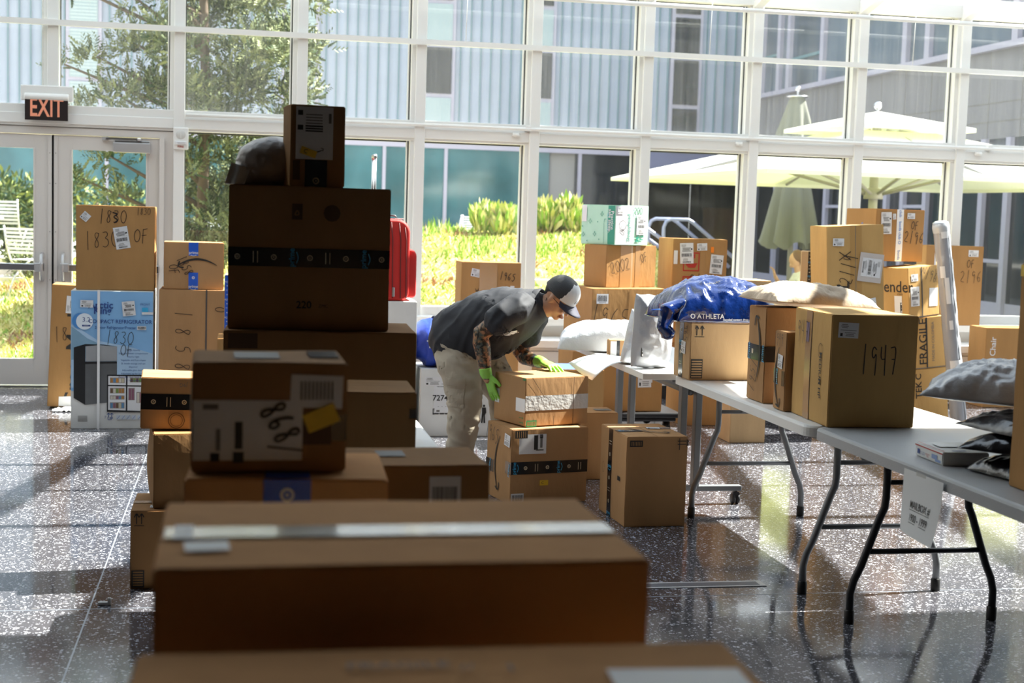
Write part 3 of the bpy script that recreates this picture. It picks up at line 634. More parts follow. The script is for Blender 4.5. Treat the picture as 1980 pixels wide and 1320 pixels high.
f.rect(.17,.72,.1,.06,INK); f.rect(.17,.9,.09,.06,INK); f.rect(.71,.84,.05,.12,GREY_INK); f.done('printed_marks'); f.rect(.32,.42,.055,.024,YEL,-18,.001,m=True); f.text(.27,.43,'C',.02,INK,-18,lift=.0016); f.done('yellow_sticker')
# ---- foreground
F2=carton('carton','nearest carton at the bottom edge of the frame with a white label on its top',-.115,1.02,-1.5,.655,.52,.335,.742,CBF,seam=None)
g=F(F2,'top'); g.rect(.86,.66,.22,.30,LABW,-3); g.done('shipping_label'); g.text(.42,.86,'FRAGILE',.03,GREY_INK); g.text(.53,.84,'//',.03,GREY_INK); g.text(.60,.83,'I',.035,GREY_INK); g.done('printed_lettering')
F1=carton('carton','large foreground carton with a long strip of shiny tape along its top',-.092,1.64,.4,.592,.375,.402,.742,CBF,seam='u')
g=F(F1,'top'); g.rect(.5,.46,.98,.16,TAPEG,-.3); g.done('packing_tape'); g.rect(.10,.25,.09,.13,LABW,4); g.rect(.05,.46,.04,.2,LABW); g.done('shipping_label')
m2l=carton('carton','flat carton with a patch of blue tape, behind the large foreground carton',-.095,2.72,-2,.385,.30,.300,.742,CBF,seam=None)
f=F(m2l,'front'); f.prime('v',.5,.09,.55,1,BLUE,rnd=0); f.done('packing_tape'); g=F(m2l,'top'); g.rect(.5,.12,.22,.24,BLUE); g.done('packing_tape')
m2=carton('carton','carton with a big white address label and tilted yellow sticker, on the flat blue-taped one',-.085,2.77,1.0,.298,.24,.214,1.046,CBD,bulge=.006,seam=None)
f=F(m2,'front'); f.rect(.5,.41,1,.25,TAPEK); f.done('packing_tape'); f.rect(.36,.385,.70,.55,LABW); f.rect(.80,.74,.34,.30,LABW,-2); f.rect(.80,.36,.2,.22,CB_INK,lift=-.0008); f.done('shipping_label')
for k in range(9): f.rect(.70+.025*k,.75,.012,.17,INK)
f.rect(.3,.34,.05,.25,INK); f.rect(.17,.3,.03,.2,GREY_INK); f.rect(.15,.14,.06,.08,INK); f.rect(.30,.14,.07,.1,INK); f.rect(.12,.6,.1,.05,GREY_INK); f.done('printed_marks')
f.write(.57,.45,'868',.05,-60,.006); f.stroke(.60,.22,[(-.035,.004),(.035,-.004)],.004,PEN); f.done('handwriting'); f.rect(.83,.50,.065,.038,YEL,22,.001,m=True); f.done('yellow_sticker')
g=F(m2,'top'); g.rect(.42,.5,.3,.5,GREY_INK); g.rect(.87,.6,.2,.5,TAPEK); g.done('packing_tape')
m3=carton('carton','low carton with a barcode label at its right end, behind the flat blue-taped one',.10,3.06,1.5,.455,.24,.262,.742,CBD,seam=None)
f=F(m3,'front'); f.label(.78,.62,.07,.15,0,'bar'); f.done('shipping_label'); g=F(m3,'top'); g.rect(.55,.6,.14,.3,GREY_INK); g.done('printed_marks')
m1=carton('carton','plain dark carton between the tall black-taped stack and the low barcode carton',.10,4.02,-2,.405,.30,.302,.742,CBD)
f=F(m1,'front'); f.rect(.975,.8,.05,.09,TAPEK); f.done('packing_tape')
# ---- left of the worker
w7=carton('carton','white carton numbered 72747 on the floor behind the worker',1.256,9.74,0,.56,.45,.473,0,CBW)
f=F(w7,'front'); f.label(.15,.82,.12,.06,0,'small'); f.rect(.27,.58,.21,.50,LABW); f.rect(.27,.58,.008,.0,INK); f.text(.27,.57,'72747',.055,INK,bold=.02); f.rect(.27,.78,.12,.008,GREY_INK); f.rect(.27,.74,.14,.008,GREY_INK); f.text(.27,.45,'-  -  -',.03,GREY_INK)
for x in (.165,.375): f.rect(x,.37,.022,.09,INK)
f.rect(.27,.34,.22,.02,INK); f.rect(.22,.38,.04,.03,GREY_INK); f.done('printed_lettering')
f.poly(.80,.36,[(-.014,.035),(.014,.035),(.018,.0),(.008,-.02),(.012,-.075),(.0,-.075),(-.002,-.02),(-.008,-.075),(-.018,-.075),(-.013,0)],INK); f.poly(.80,.36,[(.009*math.cos(a*.785),.047+.009*math.sin(a*.785)) for a in range(8)],INK); f.poly(.72,.26,[(-.01,-.03),(-.004,.03),(.012,.03),(.006,-.03)],mat('orange_print',(.7,.2,.03),.5)); f.done('printed_marks')
wt=carton('carton','tall white carton under the red suitcase',.722,9.80,0,.502,.45,.936,0,CBW)
ch=carton('carton','brown carton printed MADE IN CHINA upside down, marked OF 1965, behind the worker',1.775,11.38,-1,.49,.36,1.165,0,CBO)
f=F(ch,'front'); f.text(.60,.80,'MADE IN CHINA',.062,CB_INK,180,bold=.01,sx=.78); f.text(.58,.70,'COFFEE',.085,CB_INK,180,bold=.012); f.done('printed_lettering'); f.label(.25,.925,.085,.065,-10,'small'); f.rect(.86,.80,.07,.08,LABW,lift=-.001); f.done('shipping_label')
f.write(.49,.935,'OF',.06,-6,.005); f.write(.78,.905,'1965',.06,-8,.005); f.done('handwriting'); f.rect(.45,.5,.30,1,mat('dull_clear_tape',(.42,.235,.10),.2)); f.k-=.0016; f.done('packing_tape')
# ---- stack with the mint box
k0=carton('carton','big brown carton on the black dolly, lowest of the stack topped by the mint box',2.36,9.86,-1.0,.672,.5,.43,.165,CBO)
f=F(k0,'front'); f.label(.80,.55,.10,.12,2,'small'); f.rect(.83,.62,.11,.26,LABW,2); f.poly(.66,.3,[(-.02,0),(0,.02),(.02,0),(0,-.02)],YEL); f.done('shipping_label')
k1=carton('carton','brown carton marked 1965 with a barcode label, second from the bottom under the mint box',2.475,9.80,14,.62,.44,.455,.597,CBO,seam='v')
f=F(k1,'front'); f.rect(.5,.5,.03,1,MT['dull_clear_tape']); f.done('packing_tape'); f.label(.13,.84,.095,.07,0,'bar'); f.done('shipping_label'); f.write(.24,.55,'1965',.14,-6,.005); f.done('handwriting')
k2=carton('carton','brown carton wrapped in clear tape marked 2002 OF, directly under the mint box',2.610,9.955,25,.475,.26,.305,1.054,CBO)
f=F(k2,'front'); f.rect(.38,.5,.22,1,mat('dull_clear_tape',(.42,.235,.10),.2)); f.rect(.5,.5,.03,1,mat('tan_glossy_tape',(.50,.33,.18),.15,coat=.3)); f.rect(.62,.5,.10,1,MT['dull_clear_tape']); f.done('packing_tape'); f.write(.27,.52,'2002',.085,14,.004); f.write(.74,.72,'OF',.06,20,.004); f.done('handwriting')
k3=carton('carton','mint green carton with Practice safe sleep print and a white label, topmost of its stack',2.665,9.945,29,.335,.365,.288,1.361,MINT)
f=F(k3,'front'); f.rect(.23,.5,.46,.97,mat('pale_pink_print',(.66,.64,.66),.5)); f.done('printed_panel'); f.text(.38,.44,'Sleepyhead',.045,TEAL,90,bold=.008); 
pts=[(.035*math.cos(a*.5236),.035*math.sin(a*.5236)) for a in range(13)]; f.stroke(.2,.5,pts,.003,INK); f.text(.66,.20,'Mo',.05,TEAL,90,bold=.02); f.text(.78,.2,'To',.05,TEAL,90,bold=.02); f.done('printed_lettering')
f.write(.2,.36,'OF',.05,60,.003); f.write(.66,.87,'200',.05,0,.004); f.done('handwriting'); f.label(.76,.52,.095,.145,0,'ship',9); f.label(.13,.87,.06,.05,0,'small'); f.done('shipping_label')
f=F(k3,'left'); f.rect(.88,.5,.19,.97,TEAL); f.done('printed_panel'); f.text(.91,.62,'Practice',.042,LABW,-90,bold=.012); f.text(.84,.60,'safe sleep.',.042,LABW,-90,bold=.012); f.text(.785,.58,'sleep is on your side',.016,TBLUE,-90); f.done('printed_lettering')
for (u,v,s_) in ((.28,.58,.02),(.62,.77,.02),(.42,.26,.02),(.08,.24,.02),(.55,.13,.006),(.05,.45,.006),(.2,.08,.006),(.5,.57,.005)):
    f.stroke(u,v,[(0,s_),(s_*.25,s_*.25),(s_,0),(s_*.25,-s_*.25),(0,-s_),(-s_*.25,-s_*.25),(-s_,0),(-s_*.25,s_*.25),(0,s_)],.003,TEAL)
f.stroke(.68,.3,[(0,-.08),(0,.10),(.02,.10)],.003,TEAL); f.rect(.10,.78,.14,.42,PAPER); f.done('printed_marks')
# ---- carried box and boxes by the worker
ca=carton('carton','carton with a wide clear tape band held between the worker\'s green gloves',1.531,7.456,19.7,.405,.337,.263,.418,CB)
TP=mat('translucent_white_tape',(.62,.60,.58),.15,coat=.6,bump=.5,bscale=40)
f=F(ca,'front'); f.rect(.5,.48,1.0,.31,TP,0); f.done('packing_tape'); f.rect(.10,.06,.16,.13,GREEN,lift=.0003)
for k in range(8): f.rect(.04+.018*k,.06,.008,.09,CB,lift=.0008)
f.stroke(.76,.5,[(0,-.13),(0,.13)],.003,CB_INK); f.stroke(.22,.78,[(-.05,.06),(.03,-.05)],.003,CB_INK); f.rect(.45,.1,.006,.2,CB_INK); f.done('printed_marks')
f=F(ca,'left'); f.rect(.86,.43,.28,.28,WHITE); f.rect(.10,.52,.16,.30,LABW); f.done('packing_tape')
for q in (0,.05): f.stroke(.90,.07+q*2,[(-.02,0),(.02,0)],.003,GREEN); f.stroke(.90,.07+q*2,[(.012,.006),(.021,0),(.012,-.006)],.003,GREEN)
f.rect(.96,.97,.08,.04,GREEN); f.done('printed_marks')
lo=carton('carton','carton with black printed tape and white label marked 1965, under the one being held',1.451,7.398,11.9,.455,.347,.412,0,CB)
f=F(lo,'front'); f.prime('u',.485,.068,0,1,rnd=0); f.done('packing_tape'); f.rect(.27,.80,.35,.26,LABW,0); f.label(.09,.085,.075,.055,0,'bar'); f.rect(.43,.28,.11,.07,YEL,0); f.done('shipping_label')
f.text(.41,.28,'C',.02,INK); f.rect(.31,.80,.05,.15,INK); f.rect(.38,.83,.03,.16,GREY_INK); f.rect(.36,.72,.1,.02,GREY_INK); f.rect(.38,.90,.04,.05,INK); f.rect(.31,.89,.05,.05,INK); f.rect(.12,.93,.16,.10,INK)
for k in range(5): f.rect(.065+.027*k,.93,.008,.08,CB,lift=.0008)
f.done('printed_marks')
f=F(lo,'left'); f.rect(.14,.42,.34,.165,TAPEK); f.rect(.90,.48,.22,.165,TAPEK); f.done('packing_tape'); f.text(.15,.42,'prime',.034,TBLUE,80,bold=.01); f.text(.93,.45,'prime',.03,TBLUE,80,bold=.01); f.smile(.52,.50,.30,-95,INK,1,.10); f.done('printed_smile')
f.write(.24,.86,'1965',.085,-8,.004); f.done('handwriting'); f.label(.86,.84,.075,.065,-6,'small'); f.done('shipping_label')
r5=carton('carton','upright carton with vertical black tape standing alone on the floor before the white table',1.934,6.837,2.5,.324,.446,.462,0,CB,seam='v')
f=F(r5,'front'); f.rect(.15,.925,.21,.07,INK); f.stroke(.86,.94,[(0,-.04),(0,.02)],.004,INK)
for q in (.95,.915): f.stroke(.92,q,[(-.03,0),(.03,0)],.004,INK); f.stroke(.92,q,[(.018,.008),(.032,0),(.018,-.008)],.004,INK)
for k in range(7): f.rect(.075+.025*k,.925,.010,.045,CB,lift=.0008)
f.done('printed_marks'); f=F(r5,'left'); f.prime('v',.40,.065,0,1,rnd=0); f.done('packing_tape'); f.rect(.76,.5,.09,.05,INK); f.stroke(.16,.53,[(.02*math.cos(a*.6),.03*math.sin(a*.6)) for a in range(11)],.002,CB_INK); f.done('printed_marks')
g=F(r5,'top'); g.prime('u',.42,.06,0,.42,rnd=0); g.prime('u',.62,.06,.6,1,rnd=1); g.done('packing_tape'); g.smile(.52,.45,.26,-50,INK,1,.12); g.label(.70,.60,.07,.05,-10,'small'); g.write(.85,.3,'165',.05,-30,.003); g.done('printed_smile')
wo=carton('carton','brown carton with a printed W O, between the 1965 carton and the upright taped one',1.905,8.12,0,.33,.26,.40,0,CB)
f=F(wo,'front'); f.text(.28,.62,'W O',.055,INK,bold=.005); f.rect(.2,.88,.25,.012,GREY_INK); f.rect(.2,.85,.2,.012,GREY_INK); f.rect(.28,.46,.3,.008,GREY_INK)
for k in range(5): f.poly(.30,.32-.055*k,[(.012*math.cos(a*.785),.012*math.sin(a*.785)) for a in range(8)],INK)
f.done('printed_lettering'); g=F(wo,'top'); g.rect(.2,.5,.3,.5,LABW); g.rect(.8,.5,.3,.3,GREY_INK); g.done('shipping_label')
# ---- on the white table
wb_=carton('carton','wide tan carton with up arrows under the blue plastic bag',2.275,6.93,2.0,.58,.24,.293,.742,CBL)
f=F(wb_,'front')
for x in (.055,.105): f.stroke(x,.87,[(0,-.025),(0,.025)],.005,INK); f.stroke(x,.87,[(-.009,.008),(0,.026),(.009,.008)],.005,INK)
f.rect(.08,.76,.09,.012,INK); f.rect(.065,.20,.11,.34,INK)
for k in range(7): f.rect(.065,.06+.045*k,.095,.022+.006*(k%2),CBL,lift=.0006)
f.stroke(.86,.28,[(-.01,.0),(.01,.0),(.01,-.012)],.002,GREY_INK); f.stroke(.86,.06,[(-.01,.01),(-.01,-.01),(.01,-.01)],.002,GREY_INK); f.done('printed_marks')
f=F(wb_,'left'); f.prime('v',.45,.06,0,1,rnd=1); f.done('packing_tape'); f.label(.62,.55,.06,.065,-5,'small'); f.done('shipping_label'); f.write(.75,.85,'1965',.05,-85,.003); f.done('handwriting')
w2=carton('carton','tall tan carton with horizontal black tape and side arrow on the white table',2.338,6.05,0,.29,.215,.433,.742,CB)
f=F(w2,'front'); f.rect(.5,.515,1,.165,TAPEK); f.done('packing_tape'); f.stroke(.3,.52,[(-.015,0),(-.012,.02),(0,.028),(.012,.02),(.015,0)],.004,TCREAM); f.rect(.3,.49,.05,.03,TCREAM,lift=.0007); f.text(.42,.52,'free delivery',.016,TCREAM,90); f.done('printed_marks')
f=F(w2,'left'); f.rect(.5,.515,1,.165,TAPEK); f.done('packing_tape'); f.text(.12,.52,'prime',.034,TBLUE,90,bold=.01); f.text(.92,.52,'prime',.034,TBLUE,90,bold=.01); f.rect(.33,.52,.10,.05,TCREAM); f.done('printed_lettering'); f.smile(.55,.55,.30,93,INK,1,.11); f.done('printed_smile'); f.write(.42,.28,'1951',.07,75,.003); f.done('handwriting')
w3=carton('carton','slim tan carton marked 1949, squeezed between two larger cartons on the tables',2.335,5.79,-1,.24,.135,.345,.742,CB)
f=F(w3,'left'); f.rect(.2,.42,.38,.19,TAPEK); f.rect(.85,.41,.22,.19,TAPEK); f.done('packing_tape'); f.smile(.5,.42,.26,-88,INK,1,.11); f.text(.35,.42,'prime',.03,TBLUE,90,bold=.01); f.done('printed_smile'); f.write(.42,.90,'1949',.05,0,.003); f.label(.62,.62,.055,.06,-5,'small'); f.done('handwriting')
# ---- on the grey table
g1=carton('carton','large square brown carton marked 1947 in marker on the grey table',2.345,5.345,-2.5,.368,.428,.456,.742,CBK)
f=F(g1,'front'); f.write(.57,.61,'1947',.105,0,.0045,slant=0,ws=.50); f.done('handwriting'); f.label(.19,.865,.085,.062,-2,'small'); f.done('shipping_label')
f=F(g1,'left'); f.rect(.42,.5,.17,1,mat('dull_clear_tape',(.42,.235,.10),.2)); f.rect(.5,.5,.012,1,CB_INK,lift=.0006); f.done('packing_tape')
f.text(.77,.44,'MEDIUM HP',.036,INK,-90,bold=.01); f.stroke(.76,.66,[(.022*math.cos(a*.5236),.03*math.sin(a*.5236)) for a in range(13)],.003,CB_INK); f.done('printed_lettering'); f.write(.28,.80,'947',.085,0,.004); f.rect(.40,.8,.08,.18,mat('violet_smudge',(.22,.15,.22),.5),lift=-.0004); f.done('handwriting')
gr=carton('carton','big upright orange-brown carton with up arrow at the right edge of the frame',2.43,3.66,-1,.42,.46,.715,.742,CBO)
f=F(gr,'left'); f.rect(.5,.965,1,.05,mat('yellow_print',(.75,.50,.05),.5)); f.poly(.28,.33,[(-.012,-.07),(-.012,.02),(-.03,.02),(0,.06),(.03,.02),(.012,.02),(.012,-.07)],INK); f.done('printed_marks')
# ---- right rear group
p0=carton('carton','upright carton with red hand symbols and shipping labels, behind the blue plastic bag',3.215,10.30,0,.427,.38,.785,.632,CBO)
f=F(p0,'front'); 
for v in (.78,.55):
    for q in ((.34,v+.085,.28,.012),(.34,v-.085,.28,.012)): f.rect(*q,RED)
    for q in ((.20,v,.02,.18),(.48,v,.02,.18)): f.rect(*q,RED)
    f.poly(.34,v,[(-.045,-.02),(-.02,-.045),(.03,-.045),(.05,-.01),(.02,-.012),(.0,-.02),(-.02,-.005)],RED); f.poly(.34,v+.03,[(-.03,.01),(-.03,.03),(0,.045),(.03,.03),(.03,.005),(0,-.005)],RED)
f.rect(.55,.5,.10,1,MT['dull_clear_tape']); f.done('printed_marks'); f.label(.25,.86,.105,.155,3,'ship',11); f.label(.53,.925,.08,.055,3,'small'); f.label(.81,.76,.10,.145,-4,'ship',12); f.rect(.05,.82,.07,.13,LABW); f.done('shipping_label'); f.rect(.72,.90,.055,.055,ORNG); f.done('orange_sticker'); f.write(.55,.60,'2193',.09,0,.005); f.done('handwriting')
carton('carton','plain orange-brown carton on the floor beneath the one with red hand symbols',3.318,10.265,0,.43,.4,.63,0,CBO)
s12=carton('carton','pale sunlit carton marked 12 behind the blue bag',3.42,9.45,0,.26,.3,1.15,0,CBL); f=F(s12,'front'); f.write(.62,.90,'12',.07,0,.004); f.done('handwriting')
pn=carton('carton','narrow tan carton with a vertical black tape, beside the seated woman beyond the glass',4.53,11.0,-21,.155,.2,1.332,0,CBL); f=F(pn,'front'); f.prime('v',.45,.03,0,1,rnd=1); f.done('packing_tape')
q0=carton('carton','tall tan carton marked 2114 with fragile glass and double arrow symbols, leaning left',4.23,9.60,0,.438,.3,1.545,0,CBK,tilt=-3.6,pivot=(4.23,0))
f=F(q0,'front'); f.rect(.50,.5,.008,1,GREY_INK); f.rect(.45,.5,.09,1,mat('amber_tape',(.46,.27,.10),.25),lift=-.0006); f.rect(.56,.5,.09,1,MT['amber_tape'],lift=-.0006); f.done('packing_tape')
f.poly(.27,.60,[(-.06,0),(-.035,.035),(-.035,.015),(.035,.015),(.035,.035),(.06,0),(.035,-.035),(.035,-.015),(-.035,-.015),(-.035,-.035)],INK)
f.poly(.28,.715,[(-.05,.02),(-.05,-.02),(-.03,-.02),(-.01,-.008),(.03,-.005),(.03,-.03),(.04,-.03),(.04,.03),(.03,.03),(.03,.005),(-.01,.008),(-.03,.02)],INK); f.text(.37,.71,'FRAGILE',.028,INK,90,bold=.02); f.done('printed_marks')
f.write(.36,.80,'2114',.10,78,.005); f.write(.36,.68,'OF',.09,80,.005); f.stroke(.30,.86,[(-.04,-.03),(.05,.03)],.006,PEN); f.stroke(.30,.86,[(-.04,.03),(.05,-.03)],.006,PEN); f.done('handwriting')
f.label(.20,.925,.085,.055,-3,'small'); f.rect(.76,.80,.42,.135,mat('label_pouch',(.62,.56,.52),.15,coat=.5),-9); f.label(.78,.635,.065,.07,8,'small'); f.done('shipping_label'); f.label(.77,.80,.135,.15,-99,'ship',14); f.done('shipping_label')
TL=-5.0; PV=(5.50,0)
def lean(name,label,x,y,yaw,w,d,h,z0,M): return carton(name,label,x,y,yaw,w,d,h,z0,M,tilt=TL,pivot=PV)
q3=lean('carton','brown carton lettered TEK on the floor, lowest of the leaning strapped stack',5.155,10.2,6,.36,.32,.475,0,CBK)
f=F(q3,'front'); f.text(.28,.66,'TEK',.075,INK,90,bold=.015); f.text(.28,.88,'C',.07,INK,90,bold=.015); f.done('printed_lettering')
q2=lean('carton','strapped tan carton lettered FRAGILE MADE IN COLOMBIA, middle of the leaning stack',5.155,10.2,6,.36,.32,.40,.477,CBK)
f=F(q2,'front'); f.text(.42,.53,'FRAGILE',.098,INK,90,bold=.006); f.text(.66,.52,'MADE IN COLOMBIA',.033,GREY_INK,90); f.done('printed_lettering'); f.rect(.50,.5,.035,1,INK,lift=.001); f.rect(.5,.015,1,.016,GREY_INK,lift=.001); f.done('strap')
q1=lean('carton','strapped carton with script lettering and white labels, third up in the leaning stack',5.165,10.16,22,.345,.34,.395,.879,CBK)
f=F(q1,'front'); f.rect(.43,.5,.035,1,INK,lift=.001); f.rect(.5,.02,1,.022,INK,lift=.001); f.done('strap'); f.label(.20,.80,.075,.055,0,'small'); f.label(.20,.43,.095,.15,0,'ship',15); f.rect(.80,.38,.28,.36,LABW,-3); f.done('shipping_label'); f.write(.70,.83,'N196',.085,-25,.004); f.text(.90,.8,'3 ORIGINAL',.02,INK,90); f.done('handwriting')
f=F(q1,'left'); f.text(.62,.62,'Fender',.125,INK,0,bold=.008); f.text(.75,.49,'.com',.03,INK); f.done('printed_lettering'); f.rect(.70,.25,.22,.40,LABW); f.rect(.78,.22,.05,.2,INK); f.done('shipping_label')
q4=carton('carton','brown carton marked OF 2196 with white and blue tape band, atop the leaning stack',4.86,10.34,9,.442,.42,.405,1.285,CBO)
f=F(q4,'front'); f.rect(.49,.5,.14,1,WHITE); f.done('packing_tape'); f.text(.49,.55,'bonfa club O',.034,mat('tape_blue_print',(.12,.25,.6),.5),-90,bold=.01); f.text(.49,.12,'bonfa',.034,MT['tape_blue_print'],-90,bold=.01); f.text(.49,.92,'club',.034,MT['tape_blue_print'],-90); f.done('printed_lettering')
f.write(.80,.47,'2196',.085,-4,.005); f.write(.80,.70,'OF',.06,-5,.005); f.done('handwriting'); f.label(.20,.73,.095,.17,2,'ship',16); f.label(.36,.86,.03,.045,4,'small'); f.label(.71,.88,.07,.045,0,'small'); f.done('shipping_label')
f=F(q4,'left'); f.text(.55,.6,'bonfa',.05,MT['tape_blue_print'],90); f.done('printed_lettering')
q5=carton('carton','brown carton marked 2196 standing on the window sill behind the wrapped roll',6.20,12.105,0,.57,.195,.735,.66,CBO)
f=F(q5,'front'); f.label(.28,.86,.16,.20,0,'ship',17); f.label(.82,.91,.10,.06,0,'small'); f.done('shipping_label'); f.write(.80,.62,'2196',.10,0,.004); f.write(.78,.78,'OF',.07,0,.004); f.done('handwriting')
of=carton('carton','tan carton lettered Office Chair upward, half hidden behind the right-hand carton',6.42,11.35,0,.5,.3,.70,0,CBO); f=F(of,'front'); f.text(.14,.62,'Office Chair',.075,LABW,90,bold=.01); f.done('printed_lettering')
# box seen beside the worker's arm
ub=carton('carton','brown carton with a blue lid strip and white label behind the worker\'s outstretched arm',2.02,9.25,0,.42,.4,.34,.19,CBO)
f=F(ub,'front'); f.label(.62,.78,.09,.075,2,'small'); f.rect(.12,.72,.22,.30,LABW); f.done('shipping_label'); g=F(ub,'top'); g.rect(.55,.5,.85,.95,mat('blue_lid_print',(.10,.17,.42),.4)); g.done('blue_lid')
up=carton('carton','flat brown carton on the floor under the blue-topped one behind the worker',2.0,9.22,0,.44,.44,.19,0,CBO)
# US post box
us=carton('flat_rate_box','small white post box with red and blue print lying on the grey table',2.392,4.47,-3,.17,.225,.046,.742,CBW,bulge=.0005,seam=None)
f=F(us,'left'); f.rect(.5,.86,1,.09,RED); f.rect(.14,.42,.09,.38,NAVY); f.text(.27,.42,'UNITED STATES',.007,NAVY); f.text(.27,.28,'POSTAL SERVICE',.007,NAVY); f.text(.49,.40,'PRIORITY',.009,RED); f.text(.49,.25,'MAIL',.009,RED); f.rect(.72,.45,.2,.35,mat('pale_blue_print',(.25,.35,.6),.5)); f.rect(.85,.22,.2,.2,MT['pale_blue_print']); f.done('printed_marks')
g=F(us,'top'); g.rect(.05,.5,.02,.95,RED); g.rect(.45,.6,.5,.3,GREY_INK); g.rect(.45,.6,.48,.28,LABW,lift=.0005); g.rect(.4,.1,.3,.06,NAVY); g.done('printed_marks')

# ================================================================== the courtyard
PANEL=mat('blue_grey_metal_panel',(.31,.355,.45),.45,var=.05,vscale=1.5); SEAM=mat('panel_seam_teal',(.12,.22,.25),.5)
LILAC=mat('window_frame_lilac',(.38,.37,.46),.45); BLIND=mat('window_blind',(.30,.38,.41),.5,bump=.0); CONC=mat('grey_concrete',(.27,.265,.265),.8,var=.12,vscale=1.2,stretch=(1,1,.3))
PAVE=mat('courtyard_paving',(.55,.52,.47),.8,var=.1); TEALG=mat('teal_glass_wall',(.045,.14,.165),.08,spec=.8,var=.35,vscale=.7); DGL=mat('dark_glass_wall',(.012,.016,.022),.06,spec=.7)
WING=mat('wing_panel_grey',(.195,.19,.205),.7,var=.08,vscale=1,stretch=(1,6,.1)); WGL=mat('wing_window_glass',(.10,.13,.17),.1,spec=.7,var=.3,vscale=.6)
BY=34.0
# north building
nb=empty('building',(4,BY,0),0,'blue-grey metal-clad building with standing seams across the courtyard','building')
def W2(p): return (p[0]-4,p[1]-BY,p[2])
b=MB(); b.box(W2((-30,BY,3.25)),W2((9.85,BY+8,9.6)),PANEL); b.box(W2((9.85,BY,3.45)),W2((12.28,BY+8,9.6)),PANEL)
x=-29.9
wc=[(-3.82,-3.20),(-9.5,-8.9),(1.02,1.70),(4.30,4.92),(6.95,7.36),(10.42,11.05)]
while x<12.2:
    if not any(a-.03<x<c+.03 for a,c in wc): b.box(W2((x-.011,BY-.05,3.25 if x<9.8 else 3.5)),W2((x+.011,BY,9.6)),SEAM)
    x+=.245
b.build('metal_cladding',nb)
for a,c in wc:
    q=MB(); q.box(W2((a-.08,BY-.07,3.25)),W2((c+.08,BY-.03,9.6)),LILAC); fo=q.build('window_frame',nb)
    z=3.3; k=0
    while z<9.3:
        zz=z+(1.02 if k%2==0 else 1.18)
        q=MB(); dark=(a>4)
        q.box(W2((a,BY-.10,z+.05)),W2((c,BY-.071,zz-.05)),DGL if (dark and k%2) or a>9 else BLIND)
        if not dark:
            u=z+.1
            while u<zz-.06: q.box(W2((a+.02,BY-.108,u)),W2((c-.02,BY-.10,u+.035)),mat('blind_slat',(.38,.46,.48),.5)); u+=.075
        q.build('window_pane',fo); z=zz; k+=1
b=MB(); b.box(W2((-30,BY+.05,0)),W2((7.4,BY+.3,3.25)),TEALG); b.box(W2((7.4,BY+.1,0)),W2((8.05,BY+.5,3.3)),CONC); b.box(W2((8.05,BY+.05,0)),W2((9.85,BY+.3,3.25)),DGL); b.build('glass_wall',nb)
b=MB()
for x in (-12,-9,-6,-3,0,3.37,4.85,8.15,9.7): b.box(W2((x-.04,BY-.03,0)),W2((x+.04,BY+.05,3.2)),LILAC)
b.box(W2((-30,BY-.05,3.08)),W2((9.85,BY+.05,3.28)),LILAC); b.build('glazing_bars',nb)
b=MB(); b.box(W2((9.85,BY+4,0)),W2((12.28,BY+4.2,3.5)),DGL); b.box(W2((9.85,BY+.0,2.45)),W2((12.28,BY+.2,3.5)),mat('entry_soffit_panel',(.20,.21,.32),.5)); b.box(W2((9.75,BY,0)),W2((9.85,BY+4,3.5)),DGL); b.box(W2((12.285,BY+.01,0)),W2((12.4,BY+4,3.5)),DGL); b.build('entry_recess',nb)
es=empty('exit_sign',(10.98,BY-.12,2.47),0,'tiny distant red EXIT sign over the dark entry across the courtyard','exit sign')
b=MB(); b.box((-.19,-.03,-.0),(.19,.03,.17),LABW); b.build('sign_plate',es); vs,fs=text_geo('EXIT',.15,.01); b=MB(); b.add([(q[0],-.032,.085+q[1]) for q in vs],fs,RED); b.build('letters',es)
# east wing
XW=12.284; ew=empty('building',(XW,26,0),0,'grey panelled wing with ribbon windows receding at the right of the courtyard','building')
def W3(p): return (p[0]-XW,p[1]-26,p[2])
b=MB(); b.box(W3((XW,19,3.05)),W3((XW+9,BY,4.50)),WING); b.box(W3((XW+.01,19,4.5)),W3((XW+9,BY,7.3)),WING)
for y in [19+1.03*k for k in range(15)]: b.box(W3((XW-.004,y-.01,3.05)),W3((XW,y+.01,4.5)),GREY_INK)
for z in (3.33,3.64): b.box(W3((XW-.004,19,z-.01)),W3((XW,BY,z+.01)),GREY_INK)
b.build('wall_panel',ew)
b=MB(); b.box(W3((XW-.03,19,4.60)),W3((XW+.01,BY-.05,7.1)),WGL); wg=b.build('ribbon_window',ew)
b=MB(); b.box(W3((XW-.12,19,4.50)),W3((XW+.05,BY,4.60)),LILAC)
for y in (20,21.2,24.2,25.1,27.0,29.0,30.9,31.5,32.6): b.box(W3((XW-.12,y-.09,4.6)),W3((XW-.02,y+.09,7.1)),LILAC)
for y0,y1,z in ((29.1,30.8,5.2),(31.6,32.5,5.4),(25.2,26.9,5.6)): b.box(W3((XW-.08,y0,z)),W3((XW-.02,y1,z+.06)),SEAM)
b.build('window_frame',ew)
b=MB(); b.box(W3((XW+.02,19,0)),W3((XW+.2,BY,3.05)),DGL); b.box(W3((XW+.0,19,0)),W3((XW+.06,BY,.35)),LILAC); b.build('glass_wall',ew)
b=MB()
for y in (19.6,21.3,22.1,24.1,25.0,25.7,27.5,28.6,30.2,31.5,33): b.box(W3((XW-.06,y-.07,0)),W3((XW+.02,y+.07,3.05)),LILAC)
for y0,y1,z in ((21.3,22.1,1.0),(24.1,25,1.9),(27.5,28.6,1.9),(30.2,31.5,1.9),(19.6,21.3,2.3)): b.box(W3((XW-.05,y0,z)),W3((XW+.02,y1,z+.06)),LILAC)
b.build('glazing_bars',ew)
